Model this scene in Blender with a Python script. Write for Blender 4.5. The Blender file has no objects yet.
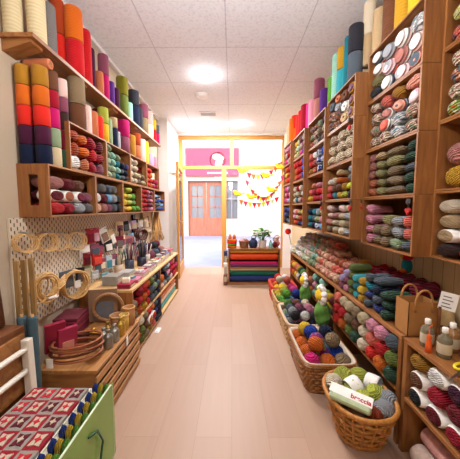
import bpy, math, random
from mathutils import Vector, Matrix
R = random.Random(7)
PI = math.pi
scene = bpy.context.scene
COL = scene.collection

# ------------------------------------------------------------------ camera model
F = 260.0; TH = math.atan(21.5/260); YAW = 2/260; CH = 1.18
def ray(u, v):
    x = (u-230)/F; y = -(v-229.5)/F
    Y = math.cos(TH)+y*math.sin(TH); Z = y*math.cos(TH)-math.sin(TH)
    c, s = math.cos(YAW), math.sin(YAW)
    return (x*c-Y*s, x*s+Y*c, Z)
def onx(u, v, a):
    r = ray(u, v); t = a/r[0]; return Vector((a, r[1]*t, CH+r[2]*t))
def onz(u, v, z):
    r = ray(u, v); t = (z-CH)/r[2]; return Vector((r[0]*t, r[1]*t, z))
def ony(u, v, y):
    r = ray(u, v); t = y/r[1]; return Vector((r[0]*t, y, CH+r[2]*t))

# ------------------------------------------------------------------ colours
def lin(c): return c/12.92 if c <= .04045 else ((c+.055)/1.055)**2.4
def hexc(h):
    return tuple(lin(int(h[i:i+2], 16)/255) for i in (0, 2, 4))+(1,)
PAL = {
 'beige':'cdb892','linen':'c9b78f','grey':'6e6864','rust':'a8401a','orange':'d4661a','red':'c41c22','crimson':'a01229','plum':'471632',
 'magenta':'bd1763','terracotta':'c4714a','mauve':'8e4c60','purple':'5a2c80','olive':'7f7a22','green':'5d8a3c','mint':'9ad2bd','navy':'141d38',
 'charcoal':'34343c','pink':'dd8fa2','cream':'ead9bb','yellow':'e4bb2c','ochre':'ac7822','brown':'70462e','taupe':'8c7658','sage':'8fa07c',
 'lime':'b4bb48','teal':'1d7f8e','turquoise':'3fb0bc','sky blue':'7fb6dd','blue':'2a50b0','lavender':'b9a7d0','white':'efebe4','dark green':'2a4a36',
 'coral':'e4705e','peach':'e8b795','maroon':'6c121f','black':'1c1b1f','blush':'e6c2b6','khaki':'938a58','slate':'566069','hot pink':'e03a8c',
 'leaf green':'5f9c34','neon yellow':'e2f53a','dusty rose':'b5766c','mustard':'c9982a','pale green':'c4d8b4','pale pink':'efcdd0','dark brown':'3d2620',
 'burgundy':'7d1530','sand':'c7a97e','scarlet':'e02c20','moss':'6c7a34','aqua':'8ccfd6','cobalt':'1f3c98','salmon':'e79a84','pewter':'a3a6aa','indigo':'333a78'}
def P(n): return hexc(PAL[n])

# ------------------------------------------------------------------ materials
MATS = {}
def newmat(name):
    m = bpy.data.materials.new(name); m.use_nodes = True
    nt = m.node_tree; b = nt.nodes['Principled BSDF']
    return m, nt, b
def N(nt, t, **kw):
    n = nt.nodes.new(t)
    for k, v in kw.items(): setattr(n, k, v)
    return n
def L(nt, a, b): nt.links.new(a, b)
def plain(name, hx, rough=.6, metal=0, var=.08, scale=30, bump=.0, spec=.4):
    if name in MATS: return MATS[name]
    m, nt, b = newmat(name)
    tc = N(nt, 'ShaderNodeTexCoord'); no = N(nt, 'ShaderNodeTexNoise'); no.inputs['Scale'].default_value = scale
    L(nt, tc.outputs['Object'], no.inputs['Vector'])
    mr = N(nt, 'ShaderNodeMapRange'); mr.inputs[3].default_value = 1-var; mr.inputs[4].default_value = 1+var
    L(nt, no.outputs['Fac'], mr.inputs[0])
    mx = N(nt, 'ShaderNodeMix', data_type='RGBA', blend_type='MULTIPLY'); mx.inputs[0].default_value = 1
    mx.inputs[6].default_value = hexc(hx); L(nt, mr.outputs[0], mx.inputs[7]); L(nt, mx.outputs[2], b.inputs['Base Color'])
    b.inputs['Roughness'].default_value = rough; b.inputs['Metallic'].default_value = metal
    b.inputs['Specular IOR Level'].default_value = spec
    if bump:
        bp = N(nt, 'ShaderNodeBump'); bp.inputs['Strength'].default_value = bump; bp.inputs['Distance'].default_value = .004
        L(nt, no.outputs['Fac'], bp.inputs['Height']); L(nt, bp.outputs[0], b.inputs['Normal'])
    MATS[name] = m; return m
def wood(name, h1, h2, axis=0, scale=9, rough=.5):
    if name in MATS: return MATS[name]
    m, nt, b = newmat(name)
    tc = N(nt, 'ShaderNodeTexCoord'); mp = N(nt, 'ShaderNodeMapping')
    s = [scale, scale, scale]; s[axis] = scale*.12; mp.inputs['Scale'].default_value = s
    oi = N(nt, 'ShaderNodeObjectInfo'); L(nt, oi.outputs['Random'], mp.inputs['Location'])
    L(nt, tc.outputs['Object'], mp.inputs[0])
    no = N(nt, 'ShaderNodeTexNoise'); no.inputs['Scale'].default_value = 3; no.inputs['Detail'].default_value = 5; no.inputs['Distortion'].default_value = 1.2
    L(nt, mp.outputs[0], no.inputs['Vector'])
    cr = N(nt, 'ShaderNodeValToRGB'); cr.color_ramp.elements[0].color = hexc(h1); cr.color_ramp.elements[1].color = hexc(h2)
    cr.color_ramp.elements[0].position = .3; cr.color_ramp.elements[1].position = .72
    L(nt, no.outputs['Fac'], cr.inputs[0]); L(nt, cr.outputs[0], b.inputs['Base Color'])
    b.inputs['Roughness'].default_value = rough
    bp = N(nt, 'ShaderNodeBump'); bp.inputs['Strength'].default_value = .12; bp.inputs['Distance'].default_value = .003
    L(nt, no.outputs['Fac'], bp.inputs['Height']); L(nt, bp.outputs[0], b.inputs['Normal'])
    MATS[name] = m; return m
def yarn(name, mode, palette=None, vscale=3.0, stripes=False):
    """wool: colour from the object, strands as a fine wave bump with shade painted between them; palette = dyed in several colours"""
    if name in MATS: return MATS[name]
    m, nt, b = newmat(name)
    tc = N(nt, 'ShaderNodeTexCoord'); oi = N(nt, 'ShaderNodeObjectInfo')
    mp = N(nt, 'ShaderNodeMapping')
    rot, sc = {'spool':((.12,.05,0),(.3,.3,7)), 'hank':((0,.55,.5),(1.5,2.3,2.3)), 'ball':((.5,.4,.3),(7,7,7)), 'cake':((0,0,.1),(3,.8,.8))}[mode]
    mp.inputs['Rotation'].default_value = rot
    L(nt, tc.outputs['Object'], mp.inputs[0])
    wv = N(nt, 'ShaderNodeTexWave'); wv.inputs['Scale'].default_value = 1.0 if mode != 'ball' else .55
    wv.bands_direction = 'Z' if mode in ('spool','ball') else ('DIAGONAL' if mode == 'hank' else 'X')
    wv.inputs['Distortion'].default_value = 2.2 if mode != 'spool' else 1.0; wv.inputs['Detail'].default_value = 1.5; wv.inputs['Detail Scale'].default_value = 1.5
    mp.inputs['Scale'].default_value = sc
    L(nt, mp.outputs[0], wv.inputs[0])
    mr = N(nt, 'ShaderNodeMapRange'); mr.inputs[3].default_value = .93 if mode == 'spool' else (.9 if mode == 'ball' else .8); mr.inputs[4].default_value = 1.05  # strand shading painted into the wool colour along the bump wave
    L(nt, wv.outputs['Fac'], mr.inputs[0])
    mx = N(nt, 'ShaderNodeMix', data_type='RGBA', blend_type='MULTIPLY'); mx.inputs[0].default_value = 1
    if palette:
        cr = N(nt, 'ShaderNodeValToRGB'); cr.color_ramp.interpolation = 'LINEAR' if not stripes else 'CONSTANT'
        k = len(palette); els = cr.color_ramp.elements
        while len(els) < k: els.new(.5)
        for i, c in enumerate(palette):
            els[i].position = (i/k if stripes else .28+.44*i/max(1, k-1)); els[i].color = P(c)
        ad = N(nt, 'ShaderNodeVectorMath', operation='ADD'); L(nt, tc.outputs['Object'], ad.inputs[0])
        ml = N(nt, 'ShaderNodeMath', operation='MULTIPLY'); ml.inputs[1].default_value = 37.; L(nt, oi.outputs['Random'], ml.inputs[0])
        L(nt, ml.outputs[0], ad.inputs[1])
        if stripes:
            w2 = N(nt, 'ShaderNodeTexWave'); w2.wave_profile = 'SAW'; w2.bands_direction = 'X'; w2.inputs['Scale'].default_value = vscale*.042
            w2.inputs['Distortion'].default_value = .6
            L(nt, ad.outputs[0], w2.inputs[0]); L(nt, w2.outputs['Fac'], cr.inputs[0])
        else:
            no = N(nt, 'ShaderNodeTexNoise'); no.inputs['Scale'].default_value = vscale; no.inputs['Detail'].default_value = 2
            L(nt, ad.outputs[0], no.inputs['Vector']); L(nt, no.outputs['Fac'], cr.inputs[0])
        L(nt, cr.outputs[0], mx.inputs[6])
    else:
        L(nt, oi.outputs['Color'], mx.inputs[6])
    L(nt, mr.outputs[0], mx.inputs[7]); L(nt, mx.outputs[2], b.inputs['Base Color'])
    b.inputs['Roughness'].default_value = .88; b.inputs['Specular IOR Level'].default_value = .15
    b.inputs['Sheen Weight'].default_value = .06; b.inputs['Sheen Roughness'].default_value = .5
    bp = N(nt, 'ShaderNodeBump'); bp.inputs['Strength'].default_value = .9; bp.inputs['Distance'].default_value = .0015 if mode == 'spool' else .012
    L(nt, wv.outputs['Fac'], bp.inputs['Height']); L(nt, bp.outputs[0], b.inputs['Normal'])
    MATS[name] = m; return m
def glassm(name, tint='ffffff', refl=.12):
    if name in MATS: return MATS[name]
    m = bpy.data.materials.new(name); m.use_nodes = True; nt = m.node_tree; nt.nodes.clear()
    o = N(nt, 'ShaderNodeOutputMaterial'); t = N(nt, 'ShaderNodeBsdfTransparent'); g = N(nt, 'ShaderNodeBsdfGlossy')
    t.inputs[0].default_value = hexc(tint); g.inputs['Roughness'].default_value = .03
    fr = N(nt, 'ShaderNodeFresnel'); fr.inputs[0].default_value = 1.45
    ml = N(nt, 'ShaderNodeMath', operation='MULTIPLY'); ml.inputs[1].default_value = refl*8; L(nt, fr.outputs[0], ml.inputs[0]); ml.use_clamp = True
    x = N(nt, 'ShaderNodeMixShader'); L(nt, ml.outputs[0], x.inputs[0]); L(nt, t.outputs[0], x.inputs[1]); L(nt, g.outputs[0], x.inputs[2])
    L(nt, x.outputs[0], o.inputs[0]); MATS[name] = m; return m
def emit(name, hx, s):
    m, nt, b = newmat(name); b.inputs['Base Color'].default_value = hexc(hx)
    b.inputs['Emission Color'].default_value = hexc(hx); b.inputs['Emission Strength'].default_value = s
    MATS[name] = m; return m

PINE = wood('pine_crate_wood', '7a4720', 'a8703a', 1)
PINEZ = wood('pine_upright_wood', '784520', 'a06832', 2)
PINEX = wood('pine_board_wood', '7e4c24', 'aa723c', 0)
PALE = wood('pale_pine_wood', 'c99a60', 'e3bd86', 1)
DARKW = wood('dark_stained_wood', '5b3016', '86502a', 1)
SLATW = wood('slat_crate_wood', '9a6432', 'c08a50', 1)
WICKER = wood('wicker_cane', '9a5c20', 'c98a3c', 2, 20)
STRAW = wood('rattan_cane', 'c08a44', 'dfb878', 0, 20)
WHITEP = plain('white_painted_wood', 'd9cfbf', .5, var=.05)
PAPER = plain('white_paper', 'f1ece4', .7, var=.03)
CARD = plain('cardboard_tube', 'b48a5c', .8)
YS = yarn('cone_wool', 'spool'); YH = yarn('hank_wool', 'hank'); YB = yarn('ball_wool', 'ball'); YC = yarn('cake_wool', 'cake')
VAR = {
 'vpastel': yarn('striped_pastel_wool', 'cake', ['blush','pewter','pale pink','coral','white'], 9, True),
 'vmuted': yarn('striped_rose_grey_wool', 'cake', ['dusty rose','white','slate','salmon','pewter'], 9, True),
 'vgreenpink': yarn('hand_dyed_green_rose_wool', 'hank', ['dark green','sage','dusty rose','cream','maroon'], 3.2),
 'vrosegrey': yarn('hand_dyed_rose_wool', 'hank', ['maroon','dusty rose','cream','taupe','slate'], 3.4),
 'vtealw': yarn('hand_dyed_teal_wool', 'hank', ['teal','pewter','white','slate'], 3.4),
 'vbeige': yarn('hand_dyed_beige_wool', 'hank', ['brown','beige','cream','taupe','blush'], 3.4),
 'vmulti': yarn('multicoloured_wool', 'hank', ['red','ochre','leaf green','cream','plum'], 3.0),
 'vred': yarn('red_speckled_wool', 'hank', ['crimson','coral','charcoal','orange'], 3.0),
 'vblue': yarn('blue_speckled_wool', 'hank', ['navy','blue','white','slate'], 3.2),
 'vpink': yarn('pink_green_speckled_wool', 'hank', ['magenta','blush','sage','white'], 3.2),
 'vlime': yarn('lime_speckled_wool', 'hank', ['moss','lime','cream','yellow'], 3.2),
 'vdull': yarn('brown_speckled_wool', 'hank', ['brown','slate','terracotta','cream'], 3.2),
 'vrain': yarn('rainbow_wool', 'ball', ['leaf green','lime','magenta','cobalt','coral'], 2.0),
 'vfloral': yarn('floral_cotton', 'cake', ['cream','cream','coral','cream','sage','cream'], 9),
}
VNAME = {'vpastel':'pastel striped','vmuted':'rose-grey striped','vgreenpink':'green-rose dyed','vrosegrey':'maroon-cream dyed','vtealw':'teal-white dyed',
 'vbeige':'beige mottled','vmulti':'multicoloured','vred':'red mottled','vblue':'blue mottled','vpink':'pink-green mottled','vlime':'lime mottled','vdull':'brown mottled','vrain':'rainbow','vfloral':'floral'}

# ------------------------------------------------------------------ mesh builder
class MB:
    def __init__(s): s.v = []; s.f = []; s.mi = []; s.m = 0
    def add(s, vs, fs):
        o = len(s.v); s.v += [tuple(x) for x in vs]
        for f in fs: s.f.append(tuple(o+i for i in f)); s.mi.append(s.m)
        return s
    def box(s, x0, x1, y0, y1, z0, z1, mx=None):
        vs = [Vector((x, y, z)) for x in (x0, x1) for y in (y0, y1) for z in (z0, z1)]
        if mx is not None: vs = [mx @ v for v in vs]
        return s.add(vs, [(0,1,3,2),(4,6,7,5),(0,4,5,1),(2,3,7,6),(0,2,6,4),(1,5,7,3)])
    def bar(s, a, b, w, h, up=(0,0,1)):
        a = Vector(a); b = Vector(b); d = (b-a); Ln = d.length; d.normalize(); u = Vector(up)
        if abs(d.dot(u)) > .98: u = Vector((0,1,0))
        sd = d.cross(u).normalized(); u = sd.cross(d)
        return s.box(0, Ln, -w/2, w/2, -h/2, h/2, Matrix.Translation(a) @ Matrix((d, -sd, u)).transposed().to_4x4())
    def lathe(s, prof, n=16, mx=None, axis='Z'):
        vs = []
        for r, z in prof:
            for i in range(n):
                a = 2*PI*i/n; p = Vector((r*math.cos(a), r*math.sin(a), z))
                if axis == 'X': p = Vector((p.z, p.x, p.y))
                if axis == 'Y': p = Vector((p.x, p.z, p.y))
                vs.append(mx @ p if mx is not None else p)
        fs = []
        for k in range(len(prof)-1):
            for i in range(n):
                j = (i+1) % n; fs.append((k*n+i, k*n+j, (k+1)*n+j, (k+1)*n+i))
        if prof[0] == prof[-1]: return s.add(vs, fs)
        if prof[0][0] > 1e-6: fs.append(tuple(range(n-1, -1, -1)))
        if prof[-1][0] > 1e-6: fs.append(tuple((len(prof)-1)*n+i for i in range(n)))
        return s.add(vs, fs)
    def tube(s, pts, r, n=6, closed=False):
        pts = [Vector(p) for p in pts]; m = len(pts); vs = []; prev = None
        for i, p in enumerate(pts):
            if closed: t = pts[(i+1) % m]-pts[i-1]
            else: t = pts[min(i+1, m-1)]-pts[max(i-1, 0)]
            t.normalize()
            if prev is None:
                u = Vector((0,0,1)) if abs(t.z) < .9 else Vector((1,0,0))
                u = (u-t*u.dot(t)).normalized()
            else: u = (prev-t*prev.dot(t)).normalized()
            prev = u; w = t.cross(u); rr = r[i] if isinstance(r, (list, tuple)) else r
            for k in range(n):
                a = 2*PI*k/n; vs.append(p+u*rr*math.cos(a)+w*rr*math.sin(a))
        fs = []
        for i in range(m if closed else m-1):
            i2 = (i+1) % m
            for k in range(n):
                k2 = (k+1) % n; fs.append((i*n+k, i*n+k2, i2*n+k2, i2*n+k))
        if not closed: fs += [tuple(range(n-1, -1, -1)), tuple((m-1)*n+k for k in range(n))]
        return s.add(vs, fs)
    def sphere(s, c, r, n=14, m=9):
        c = Vector(c); r = Vector((r, r, r)) if not isinstance(r, (tuple, list, Vector)) else Vector(r)
        vs = [c+Vector((0, 0, -r.z))]
        for k in range(1, m):
            b = -PI/2+PI*k/m
            for i in range(n):
                a = 2*PI*i/n; vs.append(c+Vector((r.x*math.cos(b)*math.cos(a), r.y*math.cos(b)*math.sin(a), r.z*math.sin(b))))
        vs.append(c+Vector((0, 0, r.z))); fs = []
        for i in range(n): fs.append((0, 1+(i+1) % n, 1+i))
        for k in range(m-2):
            for i in range(n):
                j = (i+1) % n; fs.append((1+k*n+i, 1+k*n+j, 1+(k+1)*n+j, 1+(k+1)*n+i))
        t = len(vs)-1; o = 1+(m-2)*n
        for i in range(n): fs.append((o+i, o+(i+1) % n, t))
        return s.add(vs, fs)
    def prism(s, poly, th, mx=None):
        n = len(poly); vs = [Vector((x, y, z)) for z in (-th/2, th/2) for x, y in poly]
        if mx is not None: vs = [mx @ v for v in vs]
        return s.add(vs, [tuple(range(n-1, -1, -1)), tuple(range(n, 2*n))]+[(i, (i+1) % n, n+(i+1) % n, n+i) for i in range(n)])
    def mesh(s, name, mats, smooth=False):
        me = bpy.data.meshes.new(name); me.from_pydata(s.v, [], s.f); me.update()
        for m in (mats if isinstance(mats, (list, tuple)) else [mats]): me.materials.append(m)
        me.polygons.foreach_set('material_index', s.mi)
        if smooth: me.polygons.foreach_set('use_smooth', [True]*len(s.f))
        return me
    def build(s, name, mats, parent=None, smooth=False, loc=None, bevel=0):
        o = bpy.data.objects.new(name, s.mesh(name, mats, smooth)); COL.objects.link(o)
        if parent: o.parent = parent
        if loc: o.location = loc
        if bevel:
            b = o.modifiers.new('bevel', 'BEVEL'); b.width = bevel; b.segments = 2; b.limit_method = 'ANGLE'
        return o
LABELS = {}
def tag(o, label, cat, group=None, kind=None):
    n = len(label.split())
    if not 4 <= n <= 16: print('LABEL LENGTH', n, label)
    if label in LABELS and not (group and LABELS[label] == group): print('DUP LABEL', label)
    LABELS[label] = group
    o['label'] = label; o['category'] = cat
    if group: o['group'] = group
    if kind: o['kind'] = kind
    return o
def thing(name, label, cat, loc=(0,0,0), rz=0, group=None):
    o = bpy.data.objects.new(name, None); COL.objects.link(o); o.empty_display_size = .05
    o.location = loc; o.rotation_euler = (0, 0, rz); tag(o, label, cat, group); return o
def struct(o): o['kind'] = 'structure'; return o
ORD = ['first','second','third','fourth','fifth','sixth','seventh','eighth','ninth','tenth','eleventh','twelfth','thirteenth','fourteenth','fifteenth','sixteenth','seventeenth','eighteenth','nineteenth','twentieth']

# ------------------------------------------------------------------ yarn shapes (unit size)
def hank_verts(twist, phase, n=18, m=20, lob=.15):
    b = MB(); vs = []; fs = []
    for i in range(m+1):
        t = -.5+i/m; q = min(1, abs(2*t)); rr = .5*max(.0, 1-q**10)**.36*(1-.05*math.cos(2*PI*t))
        if i in (0, m): rr = .06
        for k in range(n):
            a = 2*PI*k/n; s = rr*((1-lob)+lob*math.cos(2*(a-phase-twist*2*PI*t))+.03*math.sin(7*a+9*t*PI))
            vs.append((t, s*math.cos(a), s*math.sin(a)))
    for i in range(m):
        for k in range(n):
            k2 = (k+1) % n; fs.append((i*n+k, i*n+k2, (i+1)*n+k2, (i+1)*n+k))
    fs += [tuple(range(n-1, -1, -1)), tuple(m*n+k for k in range(n))]
    return b.add(vs, fs)
SK = [(.03,-.465),(.10,-.485),(.22,-.5),(.34,-.48),(.43,-.42),(.485,-.3),(.5,-.12),(.5,.12),(.485,.3),(.43,.42),(.34,.48),(.22,.5),(.10,.485),(.03,.465)]
SHAPES = {}
def shape(kind, mat):
    key = (kind, mat.name)
    if key in SHAPES: return SHAPES[key]
    k = kind.rstrip('0123456789')
    if k == 'hank': mb = hank_verts(.55, {'hank':0,'hank1':1.1,'hank2':2.2}[kind])
    elif k == 'mini': mb = hank_verts(.8, {'mini':0,'mini1':1.5}[kind], 10, 12, .22)
    elif k == 'skein': mb = MB().lathe(SK, 20, None, 'X')
    elif k == 'cake': mb = MB().lathe([(.07,-.38),(.1,-.46),(.2,-.5),(.36,-.49),(.46,-.42),(.5,-.3),(.5,.3),(.46,.42),(.36,.49),(.2,.5),(.1,.46),(.07,.38)], 20, None, 'X')
    elif k == 'spool': mb = MB().lathe([(.46,0),(.485,.012),(.49,.5),(.482,.93),(.46,.97),(.40,.992),(.17,1.0),(.16,.95)], 22)
    elif k == 'ball':
        mb = MB(); n, m = 24, 16; vs = []; fs = []
        for i in range(m+1):
            bta = -PI/2+PI*i/m
            for j in range(n):
                a = 2*PI*j/n
                r = .5*(1+.022*math.sin(9*a+5*bta)+.02*math.sin(8*bta-3*a))
                if i in (0, m): r = .45
                vs.append((r*math.sin(bta), r*math.cos(bta)*math.cos(a), r*math.cos(bta)*math.sin(a)))
        for i in range(m):
            for j in range(n): fs.append((i*n+j, i*n+(j+1) % n, (i+1)*n+(j+1) % n, (i+1)*n+j))
        mb.add(vs, fs)
    elif k == 'band': mb = MB().lathe([(.47,-.34),(.482,-.34),(.505,-.2),(.512,0),(.505,.2),(.482,.34),(.47,.34)], 20, None, 'X'); mb.f = mb.f[:-2]; mb.mi = mb.mi[:-2]
    elif k == 'frontband': mb = MB().lathe([(.40,-.455),(.452,-.41),(.492,-.3),(.505,-.2),(.512,0),(.508,.1),(.47,.1)], 20, None, 'X'); mb.f = mb.f[:-2]; mb.mi = mb.mi[:-2]
    elif k == 'endlabel': mb = MB().lathe([(0,-.505),(.30,-.505),(.30,-.49),(0,-.49)], 16, None, 'X')
    elif k == 'core': mb = MB().lathe([(.12,.9),(.16,.9),(.16,1.012),(.12,1.012),(.12,.9)], 14)
    me = mb.mesh(kind+'_'+mat.name, mat, True); SHAPES[key] = me; return me
KIND = {'hank':('yarn_hank',YH),'mini':('mini_hank',YH),'skein':('yarn_skein',YB),'cake':('yarn_cake',YC),'spool':('yarn_cone',YS),'ball':('yarn_ball',YB)}
ENDL = plain('round_end_label', '6f3f58', .6)
COUNT = {}
def put(kind, c, loc, size, label, group, rot=(0,0,0), band=None, core=False, endl=False):
    """one yarn of its own; colour c is a palette name or one of the dyed wools"""
    k = kind.rstrip('0123456789'); nm, base = KIND[k]
    mt = VAR[c] if c in VAR else base
    o = bpy.data.objects.new(nm, shape(kind, mt)); COL.objects.link(o)
    o.location = loc; o.scale = size; o.rotation_euler = rot
    if c in VAR: o.color = (1, 1, 1, 1)
    else:
        j = 1+R.uniform(-.07, .07); q = P(c); o.color = (q[0]*j, q[1]*j, q[2]*j, 1)
    tag(o, label, {'spool':'yarn cone','hank':'yarn','mini':'yarn','skein':'yarn','cake':'yarn','ball':'yarn ball'}[k], group)
    def child(kk, mat, name):
        b = bpy.data.objects.new(name, shape(kk, mat)); COL.objects.link(b); b.parent = o; return b
    if band: child('band' if kind == 'ball' else 'frontband', band, 'paper_band')
    if core: child('core', CARD, 'cardboard_core')
    if endl: child('endlabel', ENDL, 'end_label')
    return o
def cname(c): return VNAME.get(c, c)
KN = {'hank':'hank','skein':'skein','cake':'yarn cake','ball':'yarn ball','mini':'mini hank','spool':'cone'}

# ------------------------------------------------------------------ setting
m, nt, b = newmat('pale_laminate')       # floor: long pale pinkish boards
tc = N(nt, 'ShaderNodeTexCoord'); mp = N(nt, 'ShaderNodeMapping'); mp.inputs['Rotation'].default_value = (0, 0, PI/2)
L(nt, tc.outputs['Object'], mp.inputs[0])
br = N(nt, 'ShaderNodeTexBrick'); br.inputs['Scale'].default_value = 1; br.inputs['Brick Width'].default_value = 1.25; br.inputs['Row Height'].default_value = .19
br.inputs['Mortar Size'].default_value = .0012; br.inputs['Color1'].default_value = hexc('b3937c'); br.inputs['Color2'].default_value = hexc('ad8c75'); br.inputs['Mortar'].default_value = hexc('a07e6a')
L(nt, mp.outputs[0], br.inputs[0])
mp2 = N(nt, 'ShaderNodeMapping'); mp2.inputs['Scale'].default_value = (26, 1.4, 1); L(nt, tc.outputs['Object'], mp2.inputs[0])
no = N(nt, 'ShaderNodeTexNoise'); no.inputs['Scale'].default_value = 1.5; no.inputs['Detail'].default_value = 4; L(nt, mp2.outputs[0], no.inputs[0])
mr = N(nt, 'ShaderNodeMapRange'); mr.inputs[3].default_value = .93; mr.inputs[4].default_value = 1.05; L(nt, no.outputs['Fac'], mr.inputs[0])
mx = N(nt, 'ShaderNodeMix', data_type='RGBA', blend_type='MULTIPLY'); mx.inputs[0].default_value = 1
L(nt, br.outputs[0], mx.inputs[6]); L(nt, mr.outputs[0], mx.inputs[7]); L(nt, mx.outputs[2], b.inputs['Base Color'])
b.inputs['Roughness'].default_value = .42; b.inputs['Specular IOR Level'].default_value = .35
FLOORM = m
m, nt, b = newmat('mineral_ceiling_tile')
tc = N(nt, 'ShaderNodeTexCoord'); mp = N(nt, 'ShaderNodeMapping'); mp.inputs['Location'].default_value = (.05, -2.43, 0); L(nt, tc.outputs['Object'], mp.inputs[0])
br = N(nt, 'ShaderNodeTexBrick'); br.offset = 0; br.inputs['Scale'].default_value = 1; br.inputs['Brick Width'].default_value = .64; br.inputs['Row Height'].default_value = .64
br.inputs['Mortar Size'].default_value = .004; br.inputs['Color1'].default_value = hexc('f1f5fd'); br.inputs['Color2'].default_value = hexc('f1f5fd'); br.inputs['Mortar'].default_value = hexc('cdd2dc')
L(nt, mp.outputs[0], br.inputs[0])
no = N(nt, 'ShaderNodeTexNoise'); no.inputs['Scale'].default_value = 45; no.inputs['Detail'].default_value = 3; no.inputs['Distortion'].default_value = .8; L(nt, tc.outputs['Object'], no.inputs[0])
cr = N(nt, 'ShaderNodeValToRGB'); cr.color_ramp.elements[0].position = .36; cr.color_ramp.elements[1].position = .5
cr.color_ramp.elements[0].color = (.8, .8, .81, 1); L(nt, no.outputs['Fac'], cr.inputs[0])
mx = N(nt, 'ShaderNodeMix', data_type='RGBA', blend_type='MULTIPLY'); mx.inputs[0].default_value = .6
L(nt, br.outputs[0], mx.inputs[6]); L(nt, cr.outputs[0], mx.inputs[7]); L(nt, mx.outputs[2], b.inputs['Base Color']); b.inputs['Roughness'].default_value = .9
CEILM = m
WALLM = plain('cream_plaster', 'b8a68e', .85, var=.04, scale=6, bump=.1)
WHITEW = plain('white_plaster', 'eceaea', .85, var=.03, scale=6, bump=.1)
m, nt, b = newmat('beige_panelling')     # right wall: vertical boards
tc = N(nt, 'ShaderNodeTexCoord'); mp = N(nt, 'ShaderNodeMapping'); mp.inputs['Rotation'].default_value = (0, PI/2, PI/2); L(nt, tc.outputs['Object'], mp.inputs[0])
sx = N(nt, 'ShaderNodeSeparateXYZ'); L(nt, tc.outputs['Object'], sx.inputs[0])
dv = N(nt, 'ShaderNodeMath', operation='DIVIDE'); dv.inputs[1].default_value = .075; L(nt, sx.outputs['Y'], dv.inputs[0])
fr = N(nt, 'ShaderNodeMath', operation='FRACT'); L(nt, dv.outputs[0], fr.inputs[0])
cr = N(nt, 'ShaderNodeValToRGB'); cr.color_ramp.elements[0].position = .0; cr.color_ramp.elements[0].color = hexc('7d6445'); cr.color_ramp.elements[1].position = .09; cr.color_ramp.elements[1].color = hexc('cbb187')
L(nt, fr.outputs[0], cr.inputs[0]); L(nt, cr.outputs[0], b.inputs['Base Color']); b.inputs['Roughness'].default_value = .6
bp = N(nt, 'ShaderNodeBump'); bp.inputs['Distance'].default_value = .006; L(nt, cr.outputs[0], bp.inputs['Height']); L(nt, bp.outputs[0], b.inputs['Normal'])
PANELM = m
WL, WR, YF, YBK, CZ = -1.19, 1.17, 5.1, -1.6, 2.6
struct(MB().box(WL-.1, WR+.1, YBK, YF+.08, -.1, 0).build('floor', FLOORM))
struct(MB().box(WL-.1, WR+.1, YBK, YF+.08, CZ, CZ+.1).build('ceiling', CEILM))
struct(MB().box(WL-.1, WL, YBK, YF-.05, 0, CZ).build('wall_left', WALLM))
struct(MB().box(WR, WR+.1, YBK, YF-.05, 0, CZ).build('wall_right', PANELM))
struct(MB().box(WL-.1, WR+.1, YBK-.1, YBK, 0, CZ).build('wall_back', WALLM))
w = MB(); w.box(WL-.1, -1.03, YF-.05, YF+.08, 0, CZ); w.box(1.0, WR+.1, YF-.05, YF+.08, 0, CZ); w.box(-1.03, 1.0, YF-.05, YF+.08, 2.555, CZ)
struct(w.build('wall_front', WHITEW))
struct(MB().box(WL, WL+.16, 4.25, YF-.05, 0, CZ).build('wall_pillar', WHITEW))
struct(MB().bar((WL+.015, YBK, CZ-.015), (WL+.015, 4.25, CZ-.015), .03, .03).build('trim_1', WHITEW))
# storefront: ochre painted timber
OCH = plain('ochre_painted_timber', 'c98f45', .5, var=.05)
GL = glassm('shop_glass')
w1 = struct(MB().box(-1.03, -.96, YF, YF+.06, 0, 2.555).box(.965, 1.0, YF, YF+.06, 0, 2.555).box(-.96, .965, YF, YF+.06, 2.49, 2.555).box(-.96, .965, YF, YF+.06, 1.93, 1.99)
     .box(-.04, .03, YF, YF+.06, 1.99, 2.49).box(-.2, -.11, YF, YF+.06, 0, 1.93).box(-.11, .965, YF, YF+.06, 0, .18).build('window_1', OCH, bevel=.004))
g = MB().box(-.11, .965, YF+.028, YF+.034, .18, 1.93).box(-.96, -.04, YF+.028, YF+.034, 1.99, 2.49).box(.03, .965, YF+.028, YF+.034, 1.99, 2.49).build('glass_pane', GL, w1)
# open door leaf hinged on the left post
d1 = MB(); hinge = Vector((-.965, YF-.01, 0)); tip = Vector((-.88, 4.22, 0)); dd = (tip-hinge); LL = dd.length
mxd = Matrix.Translation(hinge) @ Matrix.Rotation(math.atan2(dd.y, dd.x), 4, 'Z')
d1.box(0, .08, -.02, .02, .01, 1.92, mxd); d1.box(LL-.08, LL, -.02, .02, .01, 1.92, mxd); d1.box(.08, LL-.08, -.02, .02, 1.84, 1.92, mxd); d1.box(.08, LL-.08, -.02, .02, .01, .2, mxd)
do = struct(d1.build('door_1', OCH, bevel=.004))
MB().box(.08, LL-.08, -.004, .004, .2, 1.84, mxd).build('glass_pane', GL, do)
MB().tube([mxd @ Vector((LL-.04, .02, .95)), mxd @ Vector((LL-.04, .06, .95)), mxd @ Vector((LL-.14, .06, .95))], .009, 8).build('door_handle', plain('brushed_steel', 'b0aca4', .3, 1), do, True)

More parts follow.
